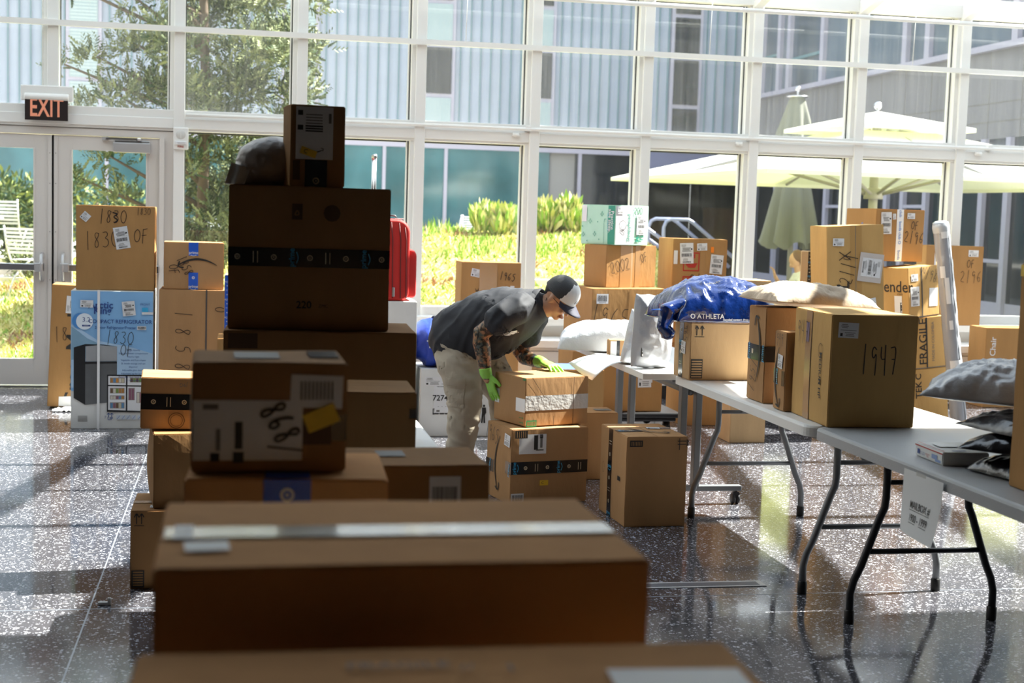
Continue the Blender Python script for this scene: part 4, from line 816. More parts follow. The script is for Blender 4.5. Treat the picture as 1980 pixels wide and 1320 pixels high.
# ground: paving, raised planted bank, terrace kerbs
mb=MB(); mb.box((-30,YF+.08,-.25),(30,60,-.02),PAVE); struct(mb.build('ground'))
def bank(x,y):
    cz=[(-12,.4),(-3.4,.5),(-1.2,.95),(.5,1.22),(4.7,1.40),(5.6,1.25),(6.6,.25),(7.2,-.02)]
    c=cz[0][1]
    for (a,za),(b_,zb) in zip(cz[:-1],cz[1:]):
        if a<=x<=b_: c=za+(zb-za)*(x-a)/(b_-a)
    if x>7.2: c=-.02
    t=max(0,min(1,(y-13.4)/6.2)); t=t*t*(3-2*t)*.4+t*.6
    z=.02+(c-.02)*t
    if y>19.6: 
        q=min(1,(y-19.6)/2); z=z+( min(z,.70)-z)*q
    return z+noise.noise(Vector((x*1.1,y*1.1,0)))*.06*min(1,t*4)
GRASS=mat('groundcover_soil_green',(.40,.36,.10),.85,var=.45,vscale=7)
bm=bmesh.new(); nx,ny=90,60; vs=[[bm.verts.new((-12+20*i/nx,13.35+9*j/ny,bank(-12+20*i/nx,13.35+9*j/ny))) for i in range(nx+1)] for j in range(ny+1)]
for j in range(ny):
    for i in range(nx): bm.faces.new((vs[j][i],vs[j][i+1],vs[j+1][i+1],vs[j+1][i]))
me=bpy.data.meshes.new('planted_bank'); bm.to_mesh(me); bm.free(); me.materials.append(GRASS)
for p in me.polygons: p.use_smooth=True
o=bpy.data.objects.new('planted_bank',me); COL.objects.link(o); struct(o)
mb=MB(); mb.box((-30,22.3,.0),(7,BY+.1,.68),PAVE); struct(mb.build('terrace'))
GC=mat('groundcover_leaf',(.50,.52,.14),.6,spec=.3); GC2=mat('groundcover_leaf_pale',(.72,.66,.34),.6,spec=.3); GC3=mat('groundcover_leaf_red',(.38,.20,.12),.6,spec=.3); GC4=mat('groundcover_leaf_green',(.25,.42,.06),.6,spec=.3)
rd=random.Random(11); mb=MB()
for k in range(42000):
    y=13.5+rd.random()**1.2*6.6; x=rd.uniform(-.45*y+.8 if y<30 else -6,6.4) 
    x=rd.uniform(-4.5,6.4); z=bank(x,y); 
    if z<.05 and x>6: continue
    cl=noise.noise(Vector((x*1.7,y*1.7,3))); tall=max(0,noise.noise(Vector((x*.9,y*.9,9))))*.25*(1 if y>17 else .3)
    h=rd.uniform(.02,.07)+tall*rd.random(); a=rd.uniform(0,6.28); w=rd.uniform(.008,.02); dx,dy=math.cos(a)*w,math.sin(a)*w; tx,ty=rd.uniform(-.04,.04),rd.uniform(-.05,.02)
    M_=GC3 if cl<-.28 and rd.random()<.6 else (GC2 if rd.random()<.45 else (GC4 if tall>.02 or rd.random()<.25 else GC))
    mb.add([(x-dx,y-dy,z-.01),(x+dx,y+dy,z-.01),(x+dx*.9+tx,y+dy*.9+ty,z+h*.7),(x+tx*1.5,y+ty*1.5,z+h)],[(0,1,2,3)],M_)
tag(mb.build('groundcover'),'yellow-green groundcover plants spreading over the sunlit bank outside the windows','plants',kind='stuff')
for lab,(x0,x1,y) in (('upper thin concrete kerb crossing the planted bank',(2.6,4.3,16.6)),('lower thin concrete kerb crossing the planted bank at the left',(1.55,2.7,15.2)),('middle thin concrete kerb crossing the planted bank',(3.2,4.6,16.0))):
    mb=MB(); n=8; top=[(x0+(x1-x0)*i/n,y+.1*i/n) for i in range(n+1)]
    z=max(bank(*p) for p in top)+.05; mb.box((x0,y,z-.25),(x1,y+.16,z),mat('pale_kerb',(.70,.68,.66),.7)); tag(mb.build('concrete_kerb'),lab,'kerb')

def foliage(mb,rd,blobs,n,mats,leaf=.06,droop=.2,up=0):
    for k in range(n):
        c,r=rd.choices(blobs,weights=[q[1]**2 for q in blobs])[0]
        while True:
            p=Vector((rd.uniform(-1,1),rd.uniform(-1,1),rd.uniform(-1,1)))
            if .35<p.length<1: break
        q=Vector(c)+Vector((p.x*r,p.y*r,p.z*r*.8)); d=(p+Vector((rd.uniform(-.6,.6),rd.uniform(-.6,.6),rd.uniform(-droop,.9)+up))).normalized()
        s_=d.cross(Vector((rd.uniform(-1,1),rd.uniform(-1,1),rd.uniform(-1,1)))).normalized(); L=leaf*rd.uniform(.6,1.5); w=L*.15
        mb.add([q-s_*w*.4,q+s_*w*.4,q+d*L*.6+s_*w,q+d*L,q+d*L*.6-s_*w],[(0,1,2,3,4)],rd.choice(mats))
J1=mat('juniper_green',(.12,.15,.065),.6,spec=.2); J2=mat('juniper_light',(.27,.30,.14),.6,spec=.2); J3=mat('juniper_dark',(.05,.085,.03),.7,spec=.2)
BARK=mat('juniper_bark',(.13,.09,.06),.85,bump=.5,bscale=20)
def sprays(mb,rd,blobs,n,mats,L0=.16):
    for k in range(n):
        c,r=rd.choices(blobs,weights=[q[1]**2 for q in blobs])[0]; p=Vector((rd.gauss(0,.5),rd.gauss(0,.5),rd.gauss(0,.5)))
        if p.length>1.1: continue
        q=Vector(c)+Vector((p.x*r,p.y*r,p.z*r*.75)); d=(p*.8+Vector((rd.uniform(-.5,.5),rd.uniform(-.5,.5),rd.uniform(.0,.9)))).normalized(); M=rd.choice(mats); L=L0*rd.uniform(.6,1.3)
        sd=d.cross(Vector((rd.uniform(-1,1),rd.uniform(-1,1),rd.uniform(-1,1)))).normalized(); w=.007
        for j in range(7):
            t=j/7; b0=q+d*L*t; sg=1 if j%2 else -1; e=(d*.75+sd*sg*.75*(1-t*.4)).normalized(); l=L*.42*(1-t*.6); n2=e.cross(d).normalized()*w
            mb.add([b0-n2,b0+n2,b0+e*l*.7+n2*1.6,b0+e*l,b0+e*l*.7-n2*1.6],[(0,1,2,3,4)],M)
def tree(loc,label,blobs,n,name='juniper_tree',h=6.5,branches=(),mats=None,leaf=.085,group=None):
    t=empty(name,loc,0,label,'tree',group); b=MB(); b.tube([(0,0,0),(.05,0,h*.3),(-.02,.03,h*.6),(.0,0,h)],[.07,.055,.04,.02],BARK,9)
    for p in branches: b.tube(p,[.035,.022,.010][:len(p)],BARK,7)
    b.build('trunk',t); f=MB(); rd=random.Random(label); sprays(f,rd,blobs,n,mats or [J1,J1,J2,J3,J2,J1]); f.build('foliage',t); return t
rd=random.Random(5); bl=[]
for k in range(150):
    z=rd.uniform(.25,6.4); r=1.35*(1-abs(z-2.5)/7.5)
    a=rd.uniform(0,6.28); q=rd.random()**.5*r; bl.append(((.33+math.cos(a)*q*.78,math.sin(a)*q*.8,z),rd.uniform(.16,.30)))
brs=[]
for (x,z,rr) in ((-.75,3.0,.22),(-1.1,3.35,.2),(-1.35,3.05,.13),(-.7,2.5,.28),(-1.15,2.35,.2),(-1.5,2.25,.12),(-.9,1.95,.3),(-1.3,1.75,.18),(-.6,1.55,.32),(-1.0,1.3,.22),(-1.3,1.05,.16),(-.85,.9,.2),(-1.15,3.9,.2),(-.6,3.9,.35),(-.45,3.2,.3)):
    bl.append(((x+.0,-.1,z),rr)); brs.append([(0,0,z-.5),(x*.5,-.05,z-.25),(x*.95,-.1,z)])
tree((-.42,16.0,.75),'ragged juniper tree growing outside the windows beside the double doors',bl,15500,branches=brs)
rd=random.Random(9)
bl=[((rd.uniform(-3.4,3.4),rd.uniform(-.5,.5),rd.uniform(.4,1.6)),rd.uniform(.35,.6)) for k in range(45)]
sh=empty('hedge',(-4.6,26.5,.35),0,'dark hedge at the far left of the terrace seen through the doors','hedge'); b=MB(); foliage(b,rd,bl,9000,[J1,J3,J3,mat('hedge_yellow_green',(.22,.26,.05),.6)],.13); b.build('foliage',sh)
b=MB(); [b.tube([(x,0,0),(x+.1,0,1.2)],.03,BARK,6) for x in (-2.5,-1,0.5,2)]; b.build('stem',sh)
for i,(x,y,r,lab) in enumerate(((-2.55,18.6,.34,'small round bush by the cafe chair seen through the left door'),(4.35,19.3,.30,'tufted grassy clump at the top of the bank behind the worker'),(3.5,19.2,.26,'smaller grassy clump left of the larger one on the bank'),(7.6,20.5,.5,'low dark shrub at the foot of the outdoor stair rail'))):
    t=empty('shrub',(x,y,bank(x,y)),0,lab,'shrub'); b=MB(); rd=random.Random(i); foliage(b,rd,[((rd.uniform(-r,r),rd.uniform(-r*.5,r*.5),r*rd.uniform(.2,.9)),r*.5) for _ in range(9)],1500,[J1,J3,J2] if i in (0,3) else [GC4,GC,GC2],(.07 if i in (0,3) else .16),up=(0 if i in (0,3) else 2.2)); b.build('foliage',t); c=MB(); c.tube([(0,0,-.05),(0,0,r)],.02,BARK,6); c.build('stem',t)

# cafe chairs and tables
CH=mat('pale_chair_metal',(.72,.72,.72),.35,metal=.3)
def cafe_chair():
    t=empty('cafe_chair',(0,0,0),0,'x','chair','slatted metal cafe chairs outside')
    for s in (-1,1):
        b=MB(); b.tube([(s*.22,.24,0),(s*.22,.10,.25),(s*.22,-.18,.44),(s*.22,-.215,.45)],.011,CH,8); b.build('leg',t)
        b=MB(); b.tube([(s*.22,-.24,0),(s*.22,-.05,.25),(s*.22,.17,.44),(s*.22,.24,.60),(s*.22,.29,.84)],.011,CH,8); b.build('leg',t)
    b=MB()
    for k in range(9): b.box((-.22,-.20+.045*k,.445),(.22,-.175+.045*k,.455),CH)
    b.build('seat',t); b=MB()
    for k in range(7): 
        z=.52+.045*k; y=.20+(z-.45)*.22; b.box((-.22,y,z),(.22,y+.008,z+.028),CH)
    b.build('backrest',t); return t
c0=cafe_chair()
spots=[((-2.95,19.2,0),175,'cafe chair whose back shows highest in the left door pane'),((-2.30,17.2,0),150,'nearer cafe chair turned sideways behind the left door pane'),((-.62,19.7,0),180,'left cafe chair of the row seen between the door frame and the dark stack'),((-.22,19.75,0),185,'middle cafe chair of the row beside the dark stack'),((.15,19.8,0),175,'right cafe chair of that row, partly behind the dark stack'),((3.75,26.0,0),-95,'cafe chair in side view left of the outdoor table on the terrace'),((4.40,26.6,0),0,'cafe chair in back view behind the outdoor table on the terrace'),((5.25,26.2,0),75,'cafe chair at the right end of the terrace table'),((5.95,16.6,0),170,'cafe chair just right of the mint box stack, seen through glass'),((6.55,17.0,0),190,'cafe chair between the mint box stack and the hand-symbol carton')]
for i,(p,a,lab) in enumerate(spots):
    c=c0 if i==0 else copy_tree(c0); x,y=p[0],p[1]
    z=bank(x,y) if y<22.3 else .68
    if i==0: z=.72
    if i in (2,3,4): z=.56
    if i==1: z=.42
    if i>7: z=-.02
    c.location=(x,y,z); c.rotation_euler=(0,0,R(a)); c['label']=lab
# little plinths under the chairs on the bank
def cafe_table(loc,lab):
    t=empty('cafe_table',loc,0,lab,'table'); b=MB(); b.lathe([(0,.70),(.40,.70),(.41,.715),(.40,.73),(0,.73)],CH,28); b.build('tabletop',t); b=MB(); b.tube([(0,0,.02),(0,0,.70)],.03,mat('pale_post',(.75,.70,.60),.5),10); b.build('post',t); b=MB(); b.lathe([(0,0),(.24,0),(.22,.03),(0,.04)],mat('dark_base',(.1,.1,.1),.5),20); b.build('base',t)
cafe_table((4.55,26.0,.68),'round pale cafe table on the terrace between chairs'); cafe_table((-.1,19.55,.56),'white cafe table in front of the row of chairs beyond the window'); cafe_table((-3.3,18.7,.60),'cafe table beyond the left door pane')
mb=MB(); mb.box((-1.2,19.3,-.02),(.6,20.2,.559),PAVE); struct(mb.build('terrace_step')); mb=MB(); mb.box((-3.9,18.3,-.02),(-2.6,19.7,.60),PAVE); mb.box((-3.3,18.95,.5),(-2.6,19.7,.72),PAVE); struct(mb.build('terrace_step'))
mb=MB(); mb.box((-2.7,16.8,-.02),(-1.95,17.6,.42),PAVE); struct(mb.build('terrace_step'))
# stair handrail
RAILM=mat('handrail_blue_grey',(.30,.33,.48),.35,metal=.3)
hr=empty('handrail',(7.0,23,0),0,'blue-grey looped stair handrail beyond the glass, left of the umbrellas','handrail')
for dy in (0,.9):
    b=MB(); b.tube([(0,dy,-.02),(0,dy,1.42),(.04,dy,1.52),(.12,dy,1.56),(.42,dy,1.56),(.5,dy,1.52),(1.5,dy,.75)],.03,RAILM,10); b.build('rail',hr)
    b=MB(); b.tube([(-.9,dy,1.5),(-.45,dy,1.5),(1.2,dy,.42)],.03,RAILM,10); b.build('rail',hr)
b=MB(); b.tube([(1.5,0,-.02),(1.5,0,.75)],.03,RAILM,8); b.build('post',hr)

# umbrellas
UMB=bpy.data.materials.new('umbrella_cloth'); UMB.use_nodes=True; n_=UMB.node_tree; bs=n_.nodes['Principled BSDF']; bs.inputs['Base Color'].default_value=(.84,.84,.76,1); bs.inputs['Roughness'].default_value=.8
tl=n_.nodes.new('ShaderNodeBsdfTranslucent'); tl.inputs[0].default_value=(.66,.70,.22,1); mx=n_.nodes.new('ShaderNodeMixShader'); mx.inputs[0].default_value=.24
n_.links.new(bs.outputs[0],mx.inputs[1]); n_.links.new(tl.outputs[0],mx.inputs[2]); n_.links.new(mx.outputs[0],n_.nodes['Material Output'].inputs[0])
TAUPE=mat('umbrella_pole_taupe',(.28,.27,.25),.45); 
def canopy(b,r,z0,z1,rin,n=8,sag=.06,th=.006):
    vs=[]; fs=[]; sq=[]
    for k in range(4*n):
        s_,f=divmod(k,n); t=f/n*2-1; c=[(t,-1),(1,t),(-t,1),(-1,-t)][s_]; sq.append(c)
    m=6
    for j in range(m+1):
        q=rin+(r-rin)*j/m; z=z1+(z0-z1)*(j/m)
        for (x,y) in sq:
            e=1-max(abs(x),abs(y))+ (1-min(1,abs(abs(x)-abs(y))*1.0)) # ribs on diagonals
            edge=1-min(abs(x),abs(y)) if max(abs(x),abs(y))>.99 else 1
            vs.append((x*q,y*q,z-sag*math.sin(math.pi*j/m)*edge+ (0 if j<m else 0)))
    N=len(sq); fs=[(j*N+i,(j+1)*N+i,(j+1)*N+(i+1)%N,j*N+(i+1)%N) for j in range(m) for i in range(N)]
    b.add(vs,fs,UMB,True)
    e0=m*N; vs2=[vs[e0+i] for i in range(N)]+[(x,y,z-.05) for x,y,z in vs[e0:]]; b.add(vs2,[(i,i+N,(i+1)%N+N,(i+1)%N) for i in range(N)],UMB)
um=empty('parasol',(8.35,17.9,-.02),R(3),'large open two-tier white and lime parasol outside at right','umbrella')
b=MB(); canopy(b,2.8,2.17,2.80,.55); b.build('canopy',um)
b=MB(); canopy(b,.92,2.86,3.09,.03,sag=.02); b.build('vent_canopy',um)
b=MB(); b.tube([(0,0,0),(0,0,3.06)],.06,TAUPE,14); b.lathe([(.06,1.93),(.13,1.93),(.13,2.05),(.06,2.08)],TAUPE,18); b.build('pole',um)
b=MB(); b.sph((0,0,3.17),.055,CHROME); b.tube([(0,0,3.06),(0,0,3.14)],.02,CHROME,8); b.build('finial',um)
for k in range(8):
    a=k*math.pi/4; r=2.75*(1.414 if k%2 else 1); b=MB(); ca,sa=math.cos(a),math.sin(a)
    b.tube([(.3*ca,.3*sa,2.83),(r*ca,r*sa,2.16)],.022,TAUPE,8); rb=b.build('rib',um); b=MB(); b.tube([(.09*ca,.09*sa,1.99),(r*.5*ca,r*.5*sa,2.46)],.022,TAUPE,8); b.build('strut',rb)
b=MB(); b.box((-.5,-.5,0),(.5,.5,.10),CONC); b.build('base',um)
def folded(loc,lab,sc=1):
    t=empty('parasol',loc,0,lab,'umbrella'); b=MB(); N=48
    def skirt(z0,z1,r0,r1,ph):
        vs=[]; m=12
        for j in range(m+1):
            f=j/m; z=z1+(z0-z1)*f; rr=r0+(r1-r0)*f**.8
            for i in range(N):
                a=2*math.pi*i/N; q=rr*(1+.32*f*math.sin(a*7+ph)+.1*f*math.sin(a*3+1)); zz=z+(.07*math.sin(a*7+ph+1) if j==m else 0); vs.append((q*math.cos(a),q*math.sin(a),zz))
        return vs,[(j*N+i,(j+1)*N+i,(j+1)*N+(i+1)%N,j*N+(i+1)%N) for j in range(m) for i in range(N)]
    GRN=mat('folded_parasol_cloth',(.165,.17,.135),.8)
    v,f=skirt(1.22,3.0,.08,.40,0); b.add(v,f,GRN,True); b.build('canopy',t); b=MB(); v,f=skirt(2.75,3.55,.11,.30,1); b.add(v,f,GRN,True); b.build('vent_canopy',t)
    b=MB(); b.lathe([(0,3.58),(.17,3.57),(.17,3.55),(0,3.54)],CHROME,20); b.sph((0,0,3.68),.045,CHROME); b.tube([(0,0,3.56),(0,0,3.66)],.015,CHROME,8); b.build('finial',t)
    b=MB(); b.tube([(0,0,0),(0,0,3.55)],.045,TAUPE,12); b.build('pole',t); b=MB(); b.box((-.4,-.4,0),(.4,.4,.08),CONC); b.build('base',t)
folded((8.62,21.4,-.02),'folded sage-green parasol standing behind the large open one')

# ================================================================== people
def solid(name,mb,parent,voxel,smooth=6,fold=None):
    """fuse the pieces of one body or garment into a single continuous skin"""
    o=mb.build('raw'); md=o.modifiers.new('r','REMESH'); md.mode='VOXEL'; md.voxel_size=voxel; md.use_smooth_shade=True
    ms=o.modifiers.new('s','SMOOTH'); ms.iterations=smooth; ms.factor=.5
    bpy.context.view_layer.update(); dg=bpy.context.evaluated_depsgraph_get(); me=bpy.data.meshes.new_from_object(o.evaluated_get(dg)); bpy.data.objects.remove(o)
    me.name=name; me.materials.clear()
    if fold:
        amp,fn=fold
        for v in me.vertices: v.co+=v.normal*amp*fn(v.co)
    for p in me.polygons: p.use_smooth=True
    n=bpy.data.objects.new(name,me); COL.objects.link(n); n.parent=parent; return n
def limb(b,rings,M,lat=Vector((0,1,0)),n=18,pw=2.0):
    """closed tube; ring=(x,y,z,half_width,half_thickness)"""
    P=[Vector(r[:3]) for r in rings]; k=len(P); vs=[]
    P0=P[0]-(P[1]-P[0]).normalized()*min(rings[0][3:])*.5; P1=P[-1]+(P[-1]-P[-2]).normalized()*min(rings[-1][3:])*.5
    full=[(P0,rings[0][3]*.55,rings[0][4]*.55)]+[(p,r[3],r[4]) for p,r in zip(P,rings)]+[(P1,rings[-1][3]*.55,rings[-1][4]*.55)]
    pts=[f[0] for f in full]; m=len(full)
    for i,(p,a,c) in enumerate(full):
        T=(pts[min(i+1,m-1)]-pts[max(i-1,0)]).normalized(); A=(lat-T*lat.dot(T)).normalized(); B=T.cross(A)
        for j in range(n):
            t=2*math.pi*j/n; vs.append(p+A*math.cos(t)*a+B*math.sin(t)*c)
    fs=[(i*n+j,i*n+(j+1)%n,(i+1)*n+(j+1)%n,(i+1)*n+j) for i in range(m-1) for j in range(n)]+[tuple(range(n))[::-1],tuple((m-1)*n+j for j in range(n))]
    b.add(vs,fs,M)
SKIN=mat('skin_tan',(.50,.27,.165),.5,spec=.4); SHIRT=mat('charcoal_shirt_cloth',(.020,.021,.027),.75,bump=.15,bscale=300); PANTS=mat('khaki_trouser_cloth',(.46,.40,.31),.85,bump=.12,bscale=300)
GLOVE=mat('lime_nitrile_glove',(.30,.66,.09),.38,spec=.5,bump=.25,bscale=60); HAIR=mat('black_hair',(.012,.010,.010),.5,bump=.4,bscale=200)
TAT=bpy.data.materials.new('tattooed_skin'); TAT.use_nodes=True; n_=TAT.node_tree; b_=n_.nodes['Principled BSDF']; b_.inputs['Roughness'].default_value=.5
tc_=n_.nodes.new('ShaderNodeTexCoord'); wv=n_.nodes.new('ShaderNodeTexWave'); wv.inputs['Scale'].default_value=7; wv.inputs['Distortion'].default_value=16; wv.inputs['Detail'].default_value=3; wv.inputs['Detail Scale'].default_value=2.5
nn_=n_.nodes.new('ShaderNodeTexNoise'); nn_.inputs['Scale'].default_value=26; r1=n_.nodes.new('ShaderNodeValToRGB'); r2=n_.nodes.new('ShaderNodeValToRGB')
for e,(p,c) in zip(r1.color_ramp.elements,((.36,(.06,.08,.075,1)),(.58,(.42,.17,.08,1)))): e.position=p; e.color=c
e=r1.color_ramp.elements.new(.46); e.color=(.22,.13,.06,1)
r2.color_ramp.elements[0].position=.28; r2.color_ramp.elements[1].position=.42; r2.color_ramp.elements[0].color=(.02,.02,.02,1); r2.color_ramp.elements[1].color=(1,1,1,1)
mm_=n_.nodes.new('ShaderNodeMix'); mm_.data_type='RGBA'; mm_.blend_type='MULTIPLY'; mm_.inputs[0].default_value=.85; L_=n_.links
L_.new(tc_.outputs['Object'],wv.inputs[0]); L_.new(tc_.outputs['Object'],nn_.inputs[0]); L_.new(nn_.outputs[0],r1.inputs[0]); L_.new(wv.outputs[0],r2.inputs[0]); L_.new(r1.outputs[0],mm_.inputs[6]); L_.new(r2.outputs[0],mm_.inputs[7]); L_.new(mm_.outputs[2],b_.inputs['Base Color'])

def hand_into(b,M,T,curl=.35,spread=1.0,sc=1.0):
    """palm along +x, back of the hand +z, thumb on +y side"""
    def L(rings): limb(b,[(*(T@Vector(r[:3])),r[3]*sc,r[4]*sc) for r in rings],M,lat=(T.to_3x3()@Vector((0,1,0))).normalized(),n=12)
    L([(-.035,0,0,.026,.021),(0,0,0,.030,.018),(.035,.002,0,.040,.016),(.075,0,0,.041,.014),(.09,0,0,.036,.012)])
    for k,(y,l) in enumerate(((.030,.070),(.010,.080),(-.011,.074),(-.030,.058))):
        a=R(4*(k-1.3)*-spread*2); x,z=.085,0.0; q=[]; ang=curl*.5; yy=y
        q.append((x-.02,yy,0,.0095,.0095))
        for j in range(4):
            st=l/3.2; q.append((x,yy,z,.0093-.0009*j,.0093-.0009*j)); x+=st*math.cos(ang)*math.cos(a); z-=st*math.sin(ang); yy+=st*math.sin(a)*math.cos(ang); ang+=curl*.7
        L(q)
    L([(.005,.022,-.002,.015,.013),(.028,.045,-.008,.0125,.012),(.050,.060,-.014,.0105,.0105),(.070,.066,-.020,.0090,.0090)])
def frame(o,x,nrm):
    """matrix with +x along x and +z along nrm"""
    x=Vector(x).normalized(); z=(Vector(nrm)-x*Vector(nrm).dot(x)).normalized(); y=z.cross(x); return Matrix(((x.x,y.x,z.x,o[0]),(x.y,y.y,z.y,o[1]),(x.z,y.z,z.z,o[2]),(0,0,0,1)))

pe=empty('person',(1.34,8.06,0),R(-33),'person in cap, dark shirt and khaki trousers bending over a carton in green gloves','person')
HT=Matrix.Translation((.526,0,1.112))@Matrix.Rotation(R(-9),4,'Z')@Matrix.Rotation(R(46),4,'Y')      # head pose
def hp(p): return tuple(HT@Vector(p))
b=MB()
def hell(c,r,n=20,k=14):
    q=MB(); q.sph((0,0,0),r,SKIN,n,k); b.add([HT@(Vector(v)+Vector(c)) for v in q.v],q.f,SKIN)
hell((-.012,0,.020),(.094,.074,.090)); hell((.022,0,-.035),(.062,.062,.072)); hell((.035,0,-.088),(.044,.042,.028)); hell((.066,0,-.106),(.020,.022,.016)); hell((.030,0,-.062),(.050,.056,.04))
hell((.076,.026,-.042),(.016,.022,.018)); hell((.076,-.026,-.042),(.016,.022,.018)); hell((.080,0,.006),(.014,.048,.010)); hell((.088,0,-.074),(.012,.022,.006)); hell((.087,0,-.085),(.011,.019,.006))
limb(b,[(*hp((.080,0,-.008)),.008,.010),(*hp((.098,0,-.032)),.010,.010),(*hp((.106,0,-.048)),.016,.010)],SKIN,n=12)
for s in (-1,1): hell((-.004,s*.074,-.022),(.019,.009,.030),14,10); hell((-.002,s*.076,-.045),(.010,.008,.012),12,8)
limb(b,[(*hp((-.025,0,-.05)),.056,.056),(.462,0,1.052,.058,.060),(.40,0,1.045,.075,.075),(.33,0,1.03,.12,.09)],SKIN)
# trunk and limbs under the clothes
limb(b,[(-.02,0,.86,.10,.08),(.02,0,.88,.13,.10),(.17,0,.96,.165,.12),(.33,0,1.03,.15,.09)],SKIN)
for s,arm in ((-1,[(.34,-.15,1.045,.05,.05),(.25,-.225,.975,.050,.052),(.143,-.240,.892,.047,.048),(.150,-.242,.85,.049,.050),(.160,-.240,.80,.046,.047),(.175,-.238,.72,.036,.037),(.183,-.236,.66,.028,.030),(.196,-.228,.63,.03,.022)]),
              (1,[(.30,.15,1.0,.05,.05),(.245,.20,.87,.048,.05),(.205,.215,.745,.045,.046),(.24,.195,.732,.046,.046),(.30,.155,.724,.040,.040),(.37,.105,.716,.032,.032),(.405,.080,.713,.027,.027),(.43,.062,.708,.028,.02)])):
    limb(b,arm,SKIN)
limb(b,[(-.05,-.09,.76,.06,.07),(-.01,-.10,.60,.07,.08),(0,-.10,.44,.055,.06),(-.02,-.10,.25,.045,.05),(-.035,-.10,.07,.035,.04)],SKIN)
limb(b,[(-.03,.09,.75,.06,.07),(.08,.09,.62,.07,.08),(.16,.10,.50,.055,.06),(.165,.10,.25,.045,.05),(.16,.10,.07,.035,.04)],SKIN)
bodyo=solid('body',b,pe,.0065,5)
bodyo.data.materials.append(SKIN); bodyo.data.materials.append(TAT)
for p in bodyo.data.polygons:
    c=p.center
    if (abs(c.y)>.19 and .64<c.z<.97 and c.x<.26) or (c.y>.03 and c.z<.80 and c.x>.17): p.material_index=1
# shirt
def shf(c): return (noise.noise(Vector((c.x*9+c.z*4,c.y*5,c.z*11)))*.8+ (1-abs(noise.noise(Vector((c.x*16-c.z*10,c.y*6,c.z*5+3))))*2.2)*.6)
b=MB()
limb(b,[(-.155,0,.80,.155,.175),(-.10,0,.835,.165,.185),(-.02,0,.872,.178,.192),(.067,0,.917,.19,.196),(.168,0,.963,.198,.185),(.278,0,1.005,.195,.150),(.345,0,1.035,.165,.115),(.405,0,1.058,.10,.088)],SHIRT,n=28)
limb(b,[(.33,-.10,1.05,.085,.085),(.325,-.175,1.03,.085,.082),(.275,-.225,.995,.084,.080),(.235,-.238,.955,.082,.080)],SHIRT,n=20)
limb(b,[(.30,.10,1.02,.085,.085),(.29,.175,.97,.080,.082),(.265,.205,.90,.080,.080),(.235,.215,.845,.082,.080)],SHIRT,n=20)
sho=solid('shirt',b,pe,.008,7,(.017,shf)); sho.data.materials.append(SHIRT)
b=MB(); 
for k in range(25):
    pass
q=[]; N=26; HC=Vector((.415,0,1.063)); ax=Vector((.78,0,.42)).normalized(); up=Vector((-.42,0,.78)).normalized(); sd_=Vector((0,1,0))
vs=[]
for j,(rr,off) in enumerate(((.074,-.01),(.072,.022),(.080,.020),(.092,-.012))):
    for i in range(N):
        t=2*math.pi*i/N; p=HC+ax*(off+ .012*math.cos(t))+up*math.cos(t)*rr*1.02+sd_*math.sin(t)*rr; vs.append(p)
b.add(vs,[(j*N+i,(j+1)*N+i,(j+1)*N+(i+1)%N,j*N+(i+1)%N) for j in range(3) for i in range(N)],SHIRT,True); b.build('collar',pe)
b=MB(); vs,fs_t=text_geo('SOMOS',.026,.02)
for q_ in range(1):
    from mathutils.bvhtree import BVHTree
    def drape(target,text,M,name,parent,origin,ux,uy,dirn,size,bold=.01,off=.002):
        t=BVHTree.FromPolygons([v.co for v in target.data.vertices],[tuple(p.vertices) for p in target.data.polygons]); vs,fs=text_geo(text,size,bold); out=[]
        for x,y in vs:
            o_=Vector(origin)+Vector(ux)*x+Vector(uy)*y; h=t.ray_cast(o_,Vector(dirn)); 
            if h[0] is None: return None
            out.append(h[0]-Vector(dirn)*off)
        m_=MB(); m_.add(out,fs,M); return m_.build(name,parent)
drape(sho,'work',LABW,'chest_lettering',pe,(.30,-.6,.90),(.92,0,.38),(-.38,0,.92),(0,1,0),.028)
# trousers
def ptf(c): return noise.noise(Vector((c.x*12,c.y*9,c.z*16)))*.9+(1-abs(noise.noise(Vector((c.x*8+c.z*14,c.y*7,c.z*7+9))))*2.2)*.7
b=MB()
limb(b,[(-.10,0,.86,.135,.10),(-.11,0,.82,.150,.125),(-.095,0,.77,.155,.130)],PANTS,n=24)
limb(b,[(-.10,-.075,.80,.090,.122),(-.055,-.09,.70,.092,.118),(-.022,-.10,.60,.088,.106),(-.006,-.10,.50,.082,.098),(-.004,-.10,.42,.076,.090),(-.012,-.10,.32,.074,.086),(-.022,-.10,.22,.070,.077),(-.034,-.10,.12,.065,.068),(-.036,-.10,.055,.068,.073)],PANTS,n=22)
limb(b,[(-.08,.075,.79,.095,.135),(.02,.09,.70,.095,.125),(.10,.10,.60,.090,.110),(.165,.10,.51,.085,.100),(.175,.10,.40,.080,.092),(.175,.10,.25,.075,.082),(.165,.10,.12,.070,.075),(.165,.10,.055,.072,.078)],PANTS,n=22)
tro=solid('trousers',b,pe,.008,5,(.014,ptf)); tro.data.materials.append(PANTS)
